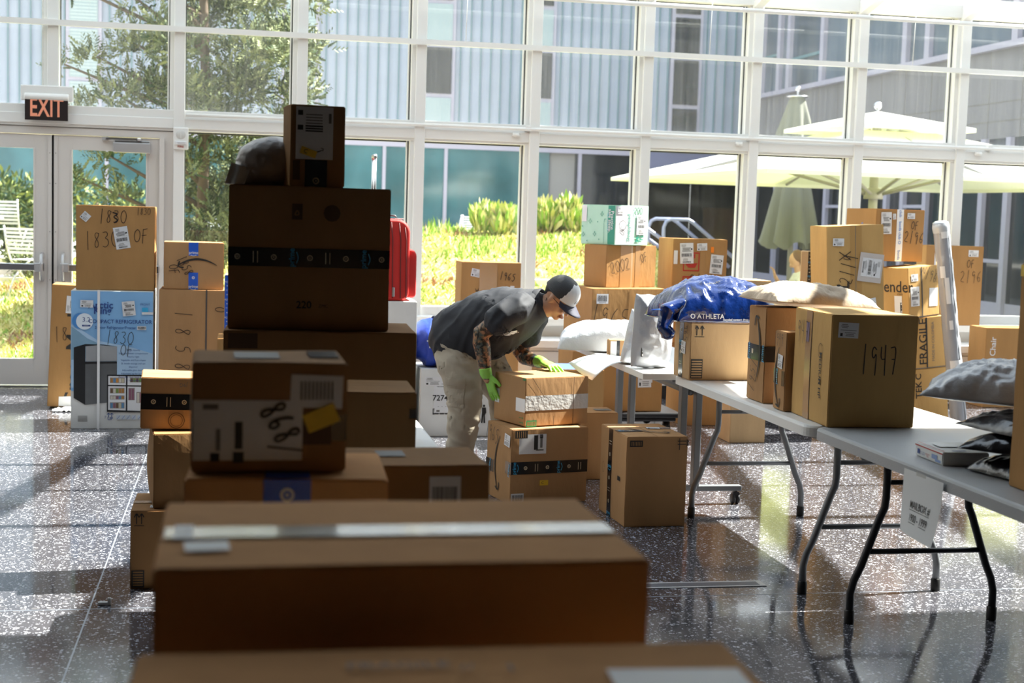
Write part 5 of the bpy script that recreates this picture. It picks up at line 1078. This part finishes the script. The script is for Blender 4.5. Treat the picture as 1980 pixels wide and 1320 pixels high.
# cargo pocket flap, back pocket and side seam on the near leg
def patch(name,pts_s,offn=.004,th=.006,M=PANTS):
    t=BVHTree.FromPolygons([v.co for v in tro.data.vertices],[tuple(p.vertices) for p in tro.data.polygons]); (s0,z0),(s1,z1)=pts_s; n=8; g=MB(); vs=[]
    for lay in (offn,offn+th):
        for j in range(n+1):
            for i in range(n+1):
                h=t.ray_cast(Vector((s0+(s1-s0)*i/n,-.6,z0+(z1-z0)*j/n)),Vector((0,1,0)))
                p=h[0] if h[0] is not None else Vector((s0+(s1-s0)*i/n,-.18,z0+(z1-z0)*j/n)); vs.append(p-Vector((0,lay,0)))
    m_=(n+1)**2; fs=[]
    for j in range(n):
        for i in range(n):
            a=j*(n+1)+i; fs.append((m_+a,m_+a+1,m_+a+n+2,m_+a+n+1))
    for i in range(n):
        for a,c in ((i,i+1),(n*(n+1)+i+1,n*(n+1)+i),((i+1)*(n+1),i*(n+1)),(i*(n+1)+n,(i+1)*(n+1)+n)): fs.append((a,c,c+m_,a+m_))
    g.add(vs,fs,M,False); return g.build(name,pe)
patch('pocket_flap',((-.085,.585),(.035,.625))); patch('pocket_bag',((-.078,.46),(.028,.60)),.001,.003); patch('back_pocket',((-.20,.77),(-.15,.785)),.002,.002,mat('dark_pocket_gap',(.08,.07,.06),.8))
# shoes
SHOE=mat('dark_shoe',(.05,.045,.04),.6)
for (x,y) in ((-.03,-.10),(.17,.10)):
    b=MB(); limb(b,[(x-.09,y,.045,.036,.04),(x-.02,y,.055,.040,.05),(x+.06,y,.045,.046,.040),(x+.13,y,.034,.045,.028),(x+.17,y,.028,.034,.022)],SHOE); s_=solid('shoe',b,pe,.007,3); s_.data.materials.append(SHOE)
# gloves
b=MB(); T=frame((.190,-.226,.655),(.32,.06,-.93),(-.61,-.80,0)); limb(b,[(.178,-.240,.700,.034,.036),(.182,-.236,.672,.033,.035),(.190,-.228,.65,.033,.030)],GLOVE); hand_into(b,GLOVE,T,curl=.16,spread=.9,sc=1.05); g_=solid('glove',b,pe,.0036,3); g_.data.materials.append(GLOVE)
b=MB(); T=frame((.405,.078,.722),(.80,-.52,-.14),(0,0,1)); limb(b,[(.355,.116,.722,.036,.036),(.385,.093,.720,.034,.034),(.41,.075,.717,.034,.028)],GLOVE); hand_into(b,GLOVE,T,curl=.30,spread=.9,sc=1.05); g_=solid('glove',b,pe,.0036,3); g_.data.materials.append(GLOVE)
# cap
def hadd(mb,vs,fs,M,sm=True): mb.add([HT@Vector(v) for v in vs],fs,M,sm)
CAPB=mat('black_cap_mesh',(.010,.010,.012),.35,bump=.6,bscale=400); CAPW=mat('white_cap_front',(.80,.80,.80),.7); BRIM=mat('cap_brim_navy',(.035,.035,.06),.7)
b=MB(); N=120; K=30
def dome(t,f):
    a=f*math.pi/2; x=-.008+.106*math.cos(t)*math.cos(a)**.75; y=.083*math.sin(t)*math.cos(a)**.75; z=.008+.108*math.sin(a)**.95+ .012*math.cos(t)*(1-f); return (x,y,z)
for front in (0,1):
    vs=[dome(2*math.pi*i/N,j/K) for j in range(K+1) for i in range(N)]; fs=[]
    for j in range(K):
        for i in range(N):
            tm=2*math.pi*(i+.5)/N; isf=math.cos(tm)>.42+ .25*(j/K) and j<K-4
            if isf==bool(front): fs.append((j*N+i,j*N+(i+1)%N,(j+1)*N+(i+1)%N,(j+1)*N+i))
    hadd(b,vs,fs,CAPW if front else CAPB)
b.build('cap',pe)
b=MB(); n=16; m_=6; vs=[]
for lay in (0,-.004):
    for j in range(m_+1):
        for i in range(n+1):
            y=(i/n-.5)*.150; q=math.sqrt(max(0,1-(y/.0765)**2)); xb=.028+.068*q; L2=.072*q**.8; x=xb+L2*j/m_; z=.018-.012*(j/m_)-(y*y)*3.2*(.4+.6*j/m_)+lay; vs.append((x,y,z))
M1=(m_+1)*(n+1); fs=[(j*(n+1)+i,(j+1)*(n+1)+i,(j+1)*(n+1)+i+1,j*(n+1)+i+1) for j in range(m_) for i in range(n)]; fs+=[tuple(M1+k for k in f[::-1]) for f in fs]; fs+=[(m_*(n+1)+i,m_*(n+1)+i+M1,m_*(n+1)+i+1+M1,m_*(n+1)+i+1) for i in range(n)]
hadd(b,vs,fs,BRIM); b.build('cap_brim',pe)
b=MB(); hadd(b,[(.100,-.018,.045),(.0985,-.03,.045),(.0955,-.026,.075)],[(0,1,2)],INK,False); hadd(b,[(.1015,-.004,.045),(.101,-.014,.045),(.097,-.010,.080)],[(0,1,2)],INK,False); b.build('cap_logo',pe)
b=MB(); vs=[]; N=30; 
for j in range(7):
    for i in range(N+1):
        t=R(62)+R(236)*i/N; f=j/6; z=.025-.085*f; rr=math.sqrt(max(.05,1-((z-.02)/.098)**2)); back=max(0,-math.cos(t)); lim=z if True else 0
        vs.append((-.012+.099*math.cos(t)*rr,.0785*math.sin(t)*rr,.025-(.035+.06*back)*f))
hadd(b,vs,[(j*(N+1)+i,(j+1)*(N+1)+i,(j+1)*(N+1)+i+1,j*(N+1)+i+1) for j in range(6) for i in range(N)],HAIR); b.build('hair',pe)
# eyes, brows, lips, glasses
EYE=mat('eye_white',(.75,.73,.70),.2); IRIS=mat('dark_iris',(.02,.012,.01),.2); LIP=mat('lip_rose',(.42,.16,.12),.45)
for s in (-1,1):
    b=MB(); q=MB(); q.sph((.079,s*.028,-.014),(.010,.014,.008),EYE,12,8); hadd(b,q.v,q.f,EYE); q=MB(); q.sph((.0875,s*.028,-.016),(.003,.0045,.0045),IRIS,10,6); hadd(b,q.v,q.f,IRIS); b.build('eye',pe)
    b=MB(); b.tube([hp((.090,s*.014,.008)),hp((.089,s*.028,.012)),hp((.080,s*.046,.006))],.0035,HAIR,6); b.build('eyebrow',pe)
b=MB(); b.tube([hp((.086,-.020,-.079)),hp((.098,-.007,-.077)),hp((.099,0,-.078)),hp((.098,.007,-.077)),hp((.086,.020,-.079))],[.002,.0045,.004,.0045,.002],LIP,8); b.build('lips',pe)
GLF=mat('black_glasses_frame',(.01,.01,.012),.25,coat=.5); b=MB()
for s in (-1,1):
    loop=[hp((.100,s*(.010+.040*u),-.016+.016*v)) if u<.99 else hp((.094,s*.050,-.016+.016*v)) for u,v in ((0,.8),(.5,1),(1,.9),(1,-.7),(.6,-1),(.1,-.8),(0,.8))]; b.tube(loop,.0018,GLF,6)
    b.tube([hp((.094,s*.050,-.006)),hp((.05,s*.074,-.008)),hp((.0,s*.079,-.010)),hp((-.012,s*.078,-.024))],.0022,GLF,6)
b.tube([hp((.100,-.010,-.006)),hp((.104,0,-.004)),hp((.100,.010,-.006))],.0018,GLF,6); b.build('glasses',pe)
b=MB()
for k in range(4): b.tube([hp((-.035+.004*k,-.058,-.052-.012*k)),hp((-.020+.004*k,-.061,-.058-.012*k))],.002,INK,5)
b.build('neck_tattoo',pe)
# lanyard-like sheet in the back pocket is a label on the blue holdall behind

# seated woman in the courtyard
wm=empty('person',(7.38,18.0,-.02),R(180-6),'seated person with long wavy brown hair and white short-sleeved top eating outside beyond the glass','person')
b=MB(); SK2=mat('skin_light_tan',(.62,.36,.24),.5)
b.sph((.05,0,1.09),(.085,.07,.105),SK2,18,12); b.sph((.12,0,1.065),(.02,.012,.015),SK2,10,6); b.sph((.09,0,1.01),(.04,.04,.03),SK2,12,8)
limb(b,[(.03,0,1.03,.045,.045),(.0,0,.92,.05,.05),(-.02,0,.84,.16,.09),(-.03,0,.65,.13,.10),(-.03,0,.48,.16,.12)],SK2)
for s in (-1,1):
    limb(b,[(-.02,s*.16,.86,.045,.045),(.05,s*.19,.70,.042,.042),(.10,s*.19,.64,.040,.040),(.22,s*.12,.74,.032,.032),(.30,s*.06,.86,.025,.025)] if s<0 else [(-.02,s*.16,.86,.045,.045),(.06,s*.2,.68,.042,.042),(.20,s*.17,.66,.034,.034),(.36,s*.10,.70,.025,.025)],SK2)
    T=frame((.30,-.06,.86),(.3,0,.95),(-.9,0,.3)) if s<0 else frame((.36,.10,.70),(.9,-.2,.1),(0,0,1)); hand_into(b,SK2,T,curl=.5)
    limb(b,[(-.03,s*.09,.50,.085,.08),(.22,s*.10,.50,.075,.07),(.42,s*.10,.48,.06,.06),(.45,s*.10,.30,.05,.05),(.43,s*.10,.08,.035,.04),(.50,s*.10,.03,.04,.03)],SK2)
w_=solid('body',b,wm,.008,4); w_.data.materials.append(SK2)
b=MB(); limb(b,[(.0,0,.90,.10,.07),(-.02,0,.84,.175,.105),(-.03,0,.65,.145,.115),(-.03,0,.46,.18,.14)],LABW); 
for s in (-1,1): limb(b,[(-.02,s*.13,.87,.06,.06),(.02,s*.19,.76,.06,.06)],LABW)
w_=solid('top',b,wm,.009,4,(.005,ptf)); w_.data.materials.append(mat('white_cotton',(.75,.75,.76),.8))
b=MB(); limb(b,[(-.03,0,.50,.18,.12),(.1,0,.52,.17,.09),(.40,0,.50,.15,.075),(.45,0,.30,.14,.06)],LABW); w_=solid('trousers',b,wm,.01,4); w_.data.materials.append(mat('blue_jeans_cloth',(.10,.14,.24),.8))
b=MB(); limb(b,[(.06,0,1.17,.06,.06),(-.01,0,1.14,.085,.085),(-.07,0,1.04,.085,.06),(-.11,0,.93,.09,.05),(-.12,0,.84,.07,.04)],HAIR); b.sph((.02,0,1.125),(.092,.08,.085),HAIR,16,10); w_=solid('hair',b,wm,.008,2,(.012,shf)); w_.data.materials.append(mat('brown_wavy_hair',(.17,.085,.045),.55,bump=.5,bscale=60))
st=empty('stool',(7.45,18.0,-.02),0,'low seat under the seated person outside','stool'); b=MB(); b.lathe([(0,.34),(.2,.34),(.21,.36),(.2,.385),(0,.385)],CONC,20); b.build('seat',st); b=MB(); b.tube([(0,0,0),(0,0,.34)],.06,CONC,10); b.build('post',st)

# ================================================================== soft parcels and loose things
POLYG=mat('grey_poly_film',(.40,.41,.44),.28,bump=.55,bscale=22,coat=.3); POLYD=mat('charcoal_poly_film',(.07,.072,.08),.22,bump=.55,bscale=22,coat=.4); POLYK=mat('black_poly_film',(.010,.010,.012),.2,bump=.55,bscale=22,coat=.5); POLYW=mat('white_poly_film',(.72,.75,.79),.32,bump=.55,bscale=22,coat=.3); POLYB=mat('blue_poly_film',(.004,.020,.12),.16,bump=.55,bscale=22,coat=.7); POLYT=mat('taupe_poly_film',(.30,.26,.24),.4,bump=.55,bscale=22,coat=.15); KRAFT=mat('kraft_paper',(.66,.52,.38),.75,bump=.5,bscale=24)
def pillow(name,label,cat,loc,rot,w,d,h,M,seed=0,wr=.012,fr=9,pinch=.5,bottom=.12,n=46,group=None,upright=False,flange=.02):
    o_=Vector((seed*13.1,seed*7.7,0)); vs=[]; fs=[]
    def rid(p): return 1-2*abs(noise.noise(p))
    for side in (1,-1):
        for j in range(n+1):
            for i in range(n+1):
                u,v=2*i/n-1,2*j/n-1; a=(1-abs(u)**2.6)*(1-abs(v)**2.6); a=max(0,a)**pinch
                x=u*w/2*(1-.05*(abs(v)**2)*0-.06*a*0); y=v*d/2
                x*=1+.05*noise.noise(Vector((v*2+seed,u,1))); y*=1+.05*noise.noise(Vector((u*2+seed,v,5)))
                e=rid(Vector((x*fr,y*fr*.6,side*2))+o_)*.6+rid(Vector((x*fr*2.2+y*9,y*fr*2.2-x*6,side*3))+o_)*.4
                z=(h if side>0 else -h*bottom)*a+wr*e*(min(1,a*2.5+.25) if side>0 else .0)
                if side<0: z=-h*bottom*a
                vs.append(Vector((x,y,z+h*bottom)))
    m=(n+1)**2
    for j in range(n):
        for i in range(n):
            a=j*(n+1)+i; fs.append((a,a+1,a+n+2,a+n+1)); fs.append((m+a,m+a+n+1,m+a+n+2,m+a+1))
    for i in range(n):
        fs.append((i,m+i,m+i+1,i+1)); a=n*(n+1)+i; fs.append((a,a+1,m+a+1,m+a)); a=i*(n+1); fs.append((a,a+n+1,m+a+n+1,m+a)); a=i*(n+1)+n; fs.append((a,m+a,m+a+n+1,a+n+1))
    if upright: vs=[Vector((v.x,-v.z+h*.5,v.y+d/2)) for v in vs]
    b=MB(); b.add(vs,fs,M,True); o=b.build(name); o.location=loc; o.rotation_euler=tuple(R(a) for a in rot); return tag(o,label,cat,group)
def drape_text(o,text,size,c,ux,uy,dr,M,name='printed_lettering',bold=.01,dist=.5):
    bpy.context.view_layer.update(); t=BVHTree.FromPolygons([v.co for v in o.data.vertices],[tuple(p.vertices) for p in o.data.polygons]); vs,fs=text_geo(text,size,bold); out=[]; D=Vector(dr).normalized()
    for x,y in vs:
        q=Vector(c)+Vector(ux)*x+Vector(uy)*y-D*dist; h=t.ray_cast(q,D)
        out.append((h[0]-D*.003) if h[0] is not None else q+D*dist)
    m_=MB(); m_.add(out,fs,M); return m_.build(name,o)
# blue bag on the wide carton
bb=pillow('plastic_bag','shiny blue plastic shopping bag full of goods lying on the wide tan carton','bag',(2.43,7.03,1.034),(0,0,6),.60,.44,.195,POLYB,3,.034,9,.55,.10,60)
drape_text(bb,'O ATHLETA',.034,(-.14,0,.045),(1,0,0),(0,0,1),(0,1,0),LABW); drape_text(bb,'recycled content drop-off bag',.016,(.04,0,.03),(1,0,0),(0,0,1),(0,1,0),LABW); drape_text(bb,'BASKET',.022,(-.06,-.05,.14),(1,.1,0),(0,.5,.8),(0,.6,-.8),GREY_INK)
b=MB(); limb(b,[(-.25,-.13,.10,.05,.04),(-.33,-.16,.06,.04,.05),(-.355,-.17,-.01,.03,.03),(-.33,-.17,-.05,.05,.035)],POLYB); tl_=solid('tied_end',b,bb,.006,3,(.012,shf)); tl_.data.materials.append(POLYB)
b=MB(); b.tube([(-.33,-.16,.06),(-.38,-.17,.075),(-.42,-.165,.072)],.008,BLUE,8,flat=.4); b.build('drawstring',bb)
# kraft envelope across the tall carton
ke=pillow('padded_envelope','crumpled kraft paper envelope lying across the tall taped carton','envelope',(2.555,6.10,1.180),(0,3,6),.52,.38,.080,KRAFT,5,.017,12,.6,.25,50)
# top grey mailers on the grey table
g4=pillow('mailer','black plastic mailer pressed flat at the bottom of the bag stack on the grey table','bag',(2.69,4.24,.742),(0,0,12),.44,.40,.065,POLYK,7,.016,10,.6,.08,group='plastic mailers stacked on the grey table')
g3=pillow('mailer','glossy black plastic mailer with a pointed corner, second from the bottom of the bag stack','bag',(2.68,4.32,.812),(0,2,38),.46,.42,.058,POLYK,8,.016,10,.6,.10,group='plastic mailers stacked on the grey table')
g2=pillow('mailer','dark grey translucent mailer, third up in the bag stack on the grey table','bag',(2.69,4.34,.878),(0,0,10),.42,.42,.055,POLYD,9,.016,10,.6,.10,group='plastic mailers stacked on the grey table')
g1_=pillow('mailer','big light grey poly mailer with pointed left corner, topmost of the bag stack','bag',(2.70,4.58,.940),(0,4,48),.56,.50,.125,POLYG,10,.024,12,.55,.14,60,group='plastic mailers stacked on the grey table')
# dark bag at the top of the tall stack
tb=empty('mailer',(.115,5.02,1.632),R(-8),'dull grey plastic bag slumped on the tall dark stack left of the small carton','bag')
b=MB(); b.sph((.0,0,.078),(.125,.11,.088),POLYT,28,18); b.sph((.05,.01,.08),(.10,.11,.086),POLYT,24,16); limb(b,[(-.05,-.02,.06,.07,.055),(-.11,-.04,.035,.045,.035),(-.145,-.05,.012,.03,.014)],POLYT)
def bgf(c): return (1-2*abs(noise.noise(Vector((c.x*12,c.y*9,c.z*12+2)))))*.6+(1-2*abs(noise.noise(Vector((c.x*26+4,c.y*16,c.z*22)))))*.4
q_=solid('bag_body',b,tb,.006,4,(.009,bgf)); q_.data.materials.append(POLYT)
for v in q_.data.vertices: v.co.z=max(.001,v.co.z)
b=MB(); vs=[]; 
for j in range(7):
    for i in range(7): u,v=i/6,j/6; vs.append((-.150+.065*u+.018*v,-.112+.02*v+.008*math.sin(u*9),.072*v*(1-.25*u)+.003))
b.add(vs,[(j*7+i,j*7+i+1,(j+1)*7+i+1,(j+1)*7+i) for j in range(6) for i in range(6)],POLYW,True); b.build('pale_flap',tb).data.materials[0]=mat('pale_grey_film',(.66,.64,.62),.3)
# on the flip-top table
wbag=pillow('mailer','long white poly mailer lying on the flip-top table near the worker','bag',(2.27,8.45,.742),(0,0,-14),.66,.34,.17,POLYW,14,.012,8,.40,.08,54)
gm2=pillow('mailer','tall grey poly mailer standing upright beside the wide carton under the blue bag','bag',(2.225,7.50,.742),(-2,4,20),.24,.40,.09,POLYG,15,.012,9,.45,.5,50,upright=True)
b=MB(); b.box((-.10,-.062,.06),(-.045,-.058,.17),INK); b.box((-.095,-.0635,.065),(-.05,-.062,.075),LABW); b.box((-.095,-.0635,.085),(-.05,-.062,.092),LABW); b.box((-.095,-.0635,.10),(-.05,-.062,.118),LABW); b.box((-.01,-.064,.20),(.015,-.06,.225),GREY_INK); b.build('printed_label',gm2)
fl2=pillow('mailer','crinkled white plastic mailer flap leaning left of the tall grey mailer','bag',(2.175,7.66,.742),(0,14,24),.17,.30,.05,POLYW,16,.016,14,.4,.4,40,upright=True)
sa=carton('carton','tiny tan carton with black tape and a white label on the flip-top table',2.150,8.06,-6,.12,.10,.098,.742,CB); f=F(sa,'front'); f.rect(.2,.5,.30,.9,LABW); f.rect(.43,.5,.16,1,TAPEK); f.rect(.9,.4,.2,.5,TAPEK); f.done('printed_marks')
# loose sheet curling off the table edge
b=MB(); n=14; vs=[]
for j in range(n+1):
    for i in range(n+1):
        u,v=i/n,j/n; x=2.30-.40*u+.05*v; y=8.02-.38*v*(1)+.02*u; over=max(0,2.14-x); z=.7445+.001*i/n+.02*math.sin(math.pi*u)*u-over*over*2.2*(.4+v*.8)+.012*(1-v)*u; vs.append((x-2.2,y-7.9,z-.74))
b.add(vs,[(j*(n+1)+i,j*(n+1)+i+1,(j+1)*(n+1)+i+1,(j+1)*(n+1)+i) for j in range(n) for i in range(n)],PAPER,True); o=b.build('paper_sheet',loc=(2.2,7.9,.74)); md=o.modifiers.new('t','SOLIDIFY'); md.thickness=.0006; tag(o,'blank white paper sheet curling off the left edge of the flip-top table','paper')
# mailbox sign
sg=empty('paper_sign',(2.294,4.405,.700),0,'white sheet reading MAILBOX # 1900 - 1999 taped to the grey table edge','sign')
b=MB(); n=12; vs=[]
for j in range(n+1):
    for i in range(n+1):
        u,v=i/n,j/n; y=.141-.282*u; z=-.218*v+.022; x=-.004-.010*math.sin(u*2.6+.4)*v-.035*v*v*(u*.9); vs.append((x,y,z))
b.add(vs,[(j*(n+1)+i,(j+1)*(n+1)+i,(j+1)*(n+1)+i+1,j*(n+1)+i+1) for j in range(n) for i in range(n)],PAPER,True); ps=b.build('sheet',sg)
def sgp(u,v): return Vector((-.0055-.010*math.sin(u*2.6+.4)*v-.035*v*v*(u*.9),.141-.282*u,-.218*v+.022))
for txt,v0 in (('MAILBOX #',.52),('1900 - 1999',.72)):
    b=MB(); vs,fs=text_geo(txt,.036,.006); b.add([sgp(.52+x*.80/.282,v0-y/.218) for x,y in vs],fs,INK); hw=max(abs(x) for x,y in vs)*.80/.282; b.quad([sgp(.52-hw,v0+.075),sgp(.52+hw,v0+.075),sgp(.52+hw,v0+.084),sgp(.52-hw,v0+.084)],INK); b.build('lettering',sg)
b=MB(); b.quad([(-.0045,.05,.024),(-.0045,-.02,.024),(-.0045,-.02,.004),(-.0045,.05,.004)],mat('dull_sellotape',(.62,.62,.58),.2)); b.build('tape',sg)
# suitcase, holdall
RC=mat('red_suitcase_cloth',(.58,.018,.012),.6,bump=.3,bscale=400); sc_=empty('suitcase',(1.06,10.03,.938),0,'red soft suitcase with raised telescopic handle standing on the tall white carton','suitcase')
def rprof(x0,x1,z0,z1,r,top=None):
    P=[]; 
    for cx,cz,a0 in ((x1-r,z1-r,0),(x0+r*.5,z1-r*.5,90),(x0+r*.4,z0+r*.4,180),(x1-r*.6,z0+r*.6,270)):
        rr=r if a0==0 else (r*.5 if a0==90 else (r*.4 if a0==180 else r*.6))
        for k in range(7): a=R(a0+15*k); P.append((cx+rr*math.cos(a),cz+rr*math.sin(a)))
    return P
def extr(b,P,y0,y1,M,inset=.02):
    n=len(P); cx=sum(p[0] for p in P)/n; cz=sum(p[1] for p in P)/n; vs=[]
    for y,s in ((y0,1-inset*2),(y0+.02,1),(y1-.02,1),(y1,1-inset*2)):
        vs+=[(cx+(x-cx)*s,y,cz+(z-cz)*s) for x,z in P]
    fs=[(k*n+i,k*n+(i+1)%n,(k+1)*n+(i+1)%n,(k+1)*n+i) for k in range(3) for i in range(n)]+[tuple(range(n))[::-1],tuple(3*n+i for i in range(n))]
    b.add(vs,fs,M)
b=MB(); extr(b,rprof(-.16,.105,.0,.565,.09),-.22,.22,RC); b.build('body',sc_,bevel=.006)
b=MB(); extr(b,rprof(.06,.16,.02,.36,.05),-.18,.18,RC); b.build('front_pocket',sc_,bevel=.006)
DR=mat('dark_red_piping',(.12,.012,.012),.6)
for x,zt in ((-.01,.545),(.045,.54),(.085,.51)):
    b=MB(); b.tube([(x,-.223,.02),(x-.004,-.226,.2),(x-.006,-.226,.42),(x-.018,-.222,zt)],.004,DR,6); b.build('zip_line',sc_)
for z in (.12,.40): b=MB(); b.lathe([(0,-.235),(.016,-.232),(.02,-.222)],BLK,16,(-.055,0,z),ax='y'); b.build('stud',sc_)
b=MB(); b.box((-.014,-.236,.03),(.004,-.226,.095),CHROME); b.build('zip_pull',sc_,bevel=.003)
for y in (-.18,.18): b=MB(); b.lathe([(0,-.012),(.022,-.012),(.022,.012),(0,.012)],BLK,14,(-.14,y,.012),ax='y'); b.build('wheel',sc_)
b=MB(); 
for y in (-.09,.09): b.tube([(-.135,y,.5),(-.135,y,.98)],.009,CHROME,10)
b.tube([(-.135,-.09,.98),(-.135,-.08,1.0),(-.135,.08,1.0),(-.135,.09,.98)],.013,CHROME,10); b.build('telescopic_handle',sc_)
b=MB(); b.tube([(-.06,0,.562),(-.05,0,.59),(.02,0,.588),(.04,0,.56)],.010,BLK,8,flat=.6); b.build('carry_handle',sc_)
b=MB(); b.box((.02,-.08,.566),(.075,.02,.569),PAPER); b.build('tag',sc_)
HB=mat('blue_holdall_nylon',(.012,.05,.42),.45,bump=.3,bscale=200)
ho=empty('holdall',(1.46,9.93,.475),R(4),'bright blue zipped holdall with black straps and a paper tag on the white carton','bag')
b=MB(); limb(b,[(-.19,0,.16,.15,.14),(-.17,0,.165,.18,.165),(.0,0,.17,.19,.175),(.18,0,.165,.18,.165),(.21,0,.16,.15,.14)],HB,n=24); hb=solid('body',b,ho,.01,5,(.012,shf)); hb.data.materials.append(HB)
zmin=min(v.co.z for v in hb.data.vertices)
for v in hb.data.vertices: v.co.z=max(0,v.co.z)
for x in (-.09,.09):
    b=MB(); b.tube([(x+.19*0,-.195*math.cos(a)*1.02,.17+.185*math.sin(a)*1.0) for a in [R(-60+20*k) for k in range(13)]],.014,BLK,8,flat=.3); b.build('strap',ho)
b=MB(); b.quad([(-.02,-.215,.10),(.045,-.213,.16),(.085,-.12,.36),(-.03,-.15,.33)],PAPER); b.build('paper_tag',ho)
vs,fs=text_geo('Test',.075,.02); b=MB(); b.add([(-.12+x,-.202,.17+y) for x,y in vs],fs,LABW); b.build('lettering',ho)
# wrapped roll
rl=empty('wrapped_roll',(5.49,10.02,0),0,'long upright roll wrapped in crinkled clear plastic with labels, beside the leaning stack','roll')
rl.rotation_euler=(R(0),R(-9.2),0)
PWR=mat('plastic_wrapped_grey',(.33,.34,.37),.2,coat=.8); b=MB(); N=28; vs=[]; K=70
for j in range(K+1):
    z=.0+1.62*j/K
    for i in range(N):
        a=2*math.pi*i/N; r=.058*(1+.06*noise.noise(Vector((math.cos(a)*2,math.sin(a)*2,z*9)))+.05*(1-2*abs(noise.noise(Vector((math.cos(a)*3+4,math.sin(a)*3,z*14))))))
        vs.append((r*math.cos(a),r*math.sin(a),z))
b.add(vs,[(j*N+i,j*N+(i+1)%N,(j+1)*N+(i+1)%N,(j+1)*N+i) for j in range(K) for i in range(N)]+[tuple(K*N+i for i in range(N)),tuple(range(N))[::-1]],PWR,True); b.build('roll',rl)
PLW=mat('loose_clear_wrap',(.50,.52,.55),.15,coat=.8); b=MB(); b.lathe([(.061,1.54),(.066,1.58),(.060,1.61),(.04,1.63),(.0,1.632)],PLW,24); b.build('wrap_top',rl)
b=MB(); vs=[]
for j in range(40):
    z=.02+1.5*j/39
    for i in range(8): a=R(-60+14*i); r=.0625*(1+.12*noise.noise(Vector((i*.8,z*12,2)))); vs.append((r*math.cos(a),r*math.sin(a),z))
b.add(vs,[(j*8+i,j*8+i+1,(j+1)*8+i+1,(j+1)*8+i) for j in range(39) for i in range(7)],PLW,True); b.build('wrap_sheet',rl)
for z,h,a0,a1 in ((1.50,.05,-120,-70),(1.20,.09,-150,-115),(1.0,.2,-125,-95),(.80,.07,-120,-95),(.42,.14,-140,-60)):
    b=MB(); b.lathe([(.0655,z),(.0655,z+h)],LABW,8,a0=R(a0),a1=R(a1)); b.build('sticker',rl)
# dolly and tubs
def dolly(loc,w,d,lab):
    t=empty('dolly',loc,0,lab,'dolly'); b=MB(); b.box((-w/2,-d/2,.125),(w/2,d/2,.163),BLK); b.box((-w/2+.03,-d/2+.03,.095),(w/2-.03,d/2-.03,.125),BLK); b.build('deck',t,bevel=.01)
    for sx_ in (-1,1):
        for sy_ in (-1,1):
            b=MB(); b.lathe([(0,-.02),(.04,-.02),(.045,0),(.04,.02),(0,.02)],DARK,18,(sx_*(w/2-.09),sy_*(d/2-.08),.045),ax='x'); b.box((sx_*(w/2-.09)-.025,sy_*(d/2-.08)-.01,.04),(sx_*(w/2-.09)+.025,sy_*(d/2-.08)+.01,.10),BLK); b.build('castor',t)
dolly((2.74,10.12,0),.86,.66,'black plastic wheeled dolly under the big brown carton of the mint-topped stack')
for i,(x,y,lab) in enumerate(((4.0,10.75,'black plastic tub on the floor under the white table, left one'),(4.62,10.6,'black plastic tub on the floor under the white table, right one'))):
    t=empty('storage_tub',(x,y,0),0,lab,'tub'); b=MB(); w,d=.27,.2
    vs=[(-w*.85,-d*.85,0),(w*.85,-d*.85,0),(w*.85,d*.85,0),(-w*.85,d*.85,0),(-w,-d,.26),(w,-d,.26),(w,d,.26),(-w,d,.26)]; b.add(vs,[(0,3,2,1),(0,1,5,4),(1,2,6,5),(2,3,7,6),(3,0,4,7)],BLK)
    for k in range(5): x_=-w*.7+w*.35*k; b.box((x_-.01,-d*.96,.04),(x_+.01,-d*.93,.24),mat('tub_rib',(.05,.05,.052),.4))
    b.build('tub_body',t); b=MB(); b.box((-w-.02,-d-.02,.25),(w+.02,d+.02,.285),BLK); b.build('lid',t,bevel=.006)
b=MB(); b.box((-.018,-.006,0),(.018,.006,.012),PAPER); b.box((.018,-.004,.0),(.03,.004,.028),PAPER); tag(b.build('paper_scrap',loc=(-.50,5.60,.001)),'scrap of folded white paper on the dark floor beside the joint strips','paper')
pb=MB(); n=10; vs=[]
for j in range(n+1):
    for i in range(n+1): u,v=i/n,j/n; vs.append((.17*u-.02,.16*v,.012+.10*(1-v)**2*0+.03*abs(noise.noise(Vector((u*5,v*5,2))))))
pb.add(vs,[(j*(n+1)+i,j*(n+1)+i+1,(j+1)*(n+1)+i+1,(j+1)*(n+1)+i) for j in range(n) for i in range(n)],PAPER,True); q_=pb.build('crumpled_paper',loc=(-1.32,10.86,-.006)); tag(q_,'crumpled white paper on the floor before the leaning carton','paper'); md=q_.modifiers.new('t','SOLIDIFY'); md.thickness=.002
for o in list(bpy.data.objects):
    for k in ('_w','_d','_h','_b'):
        if k in o: del o[k]
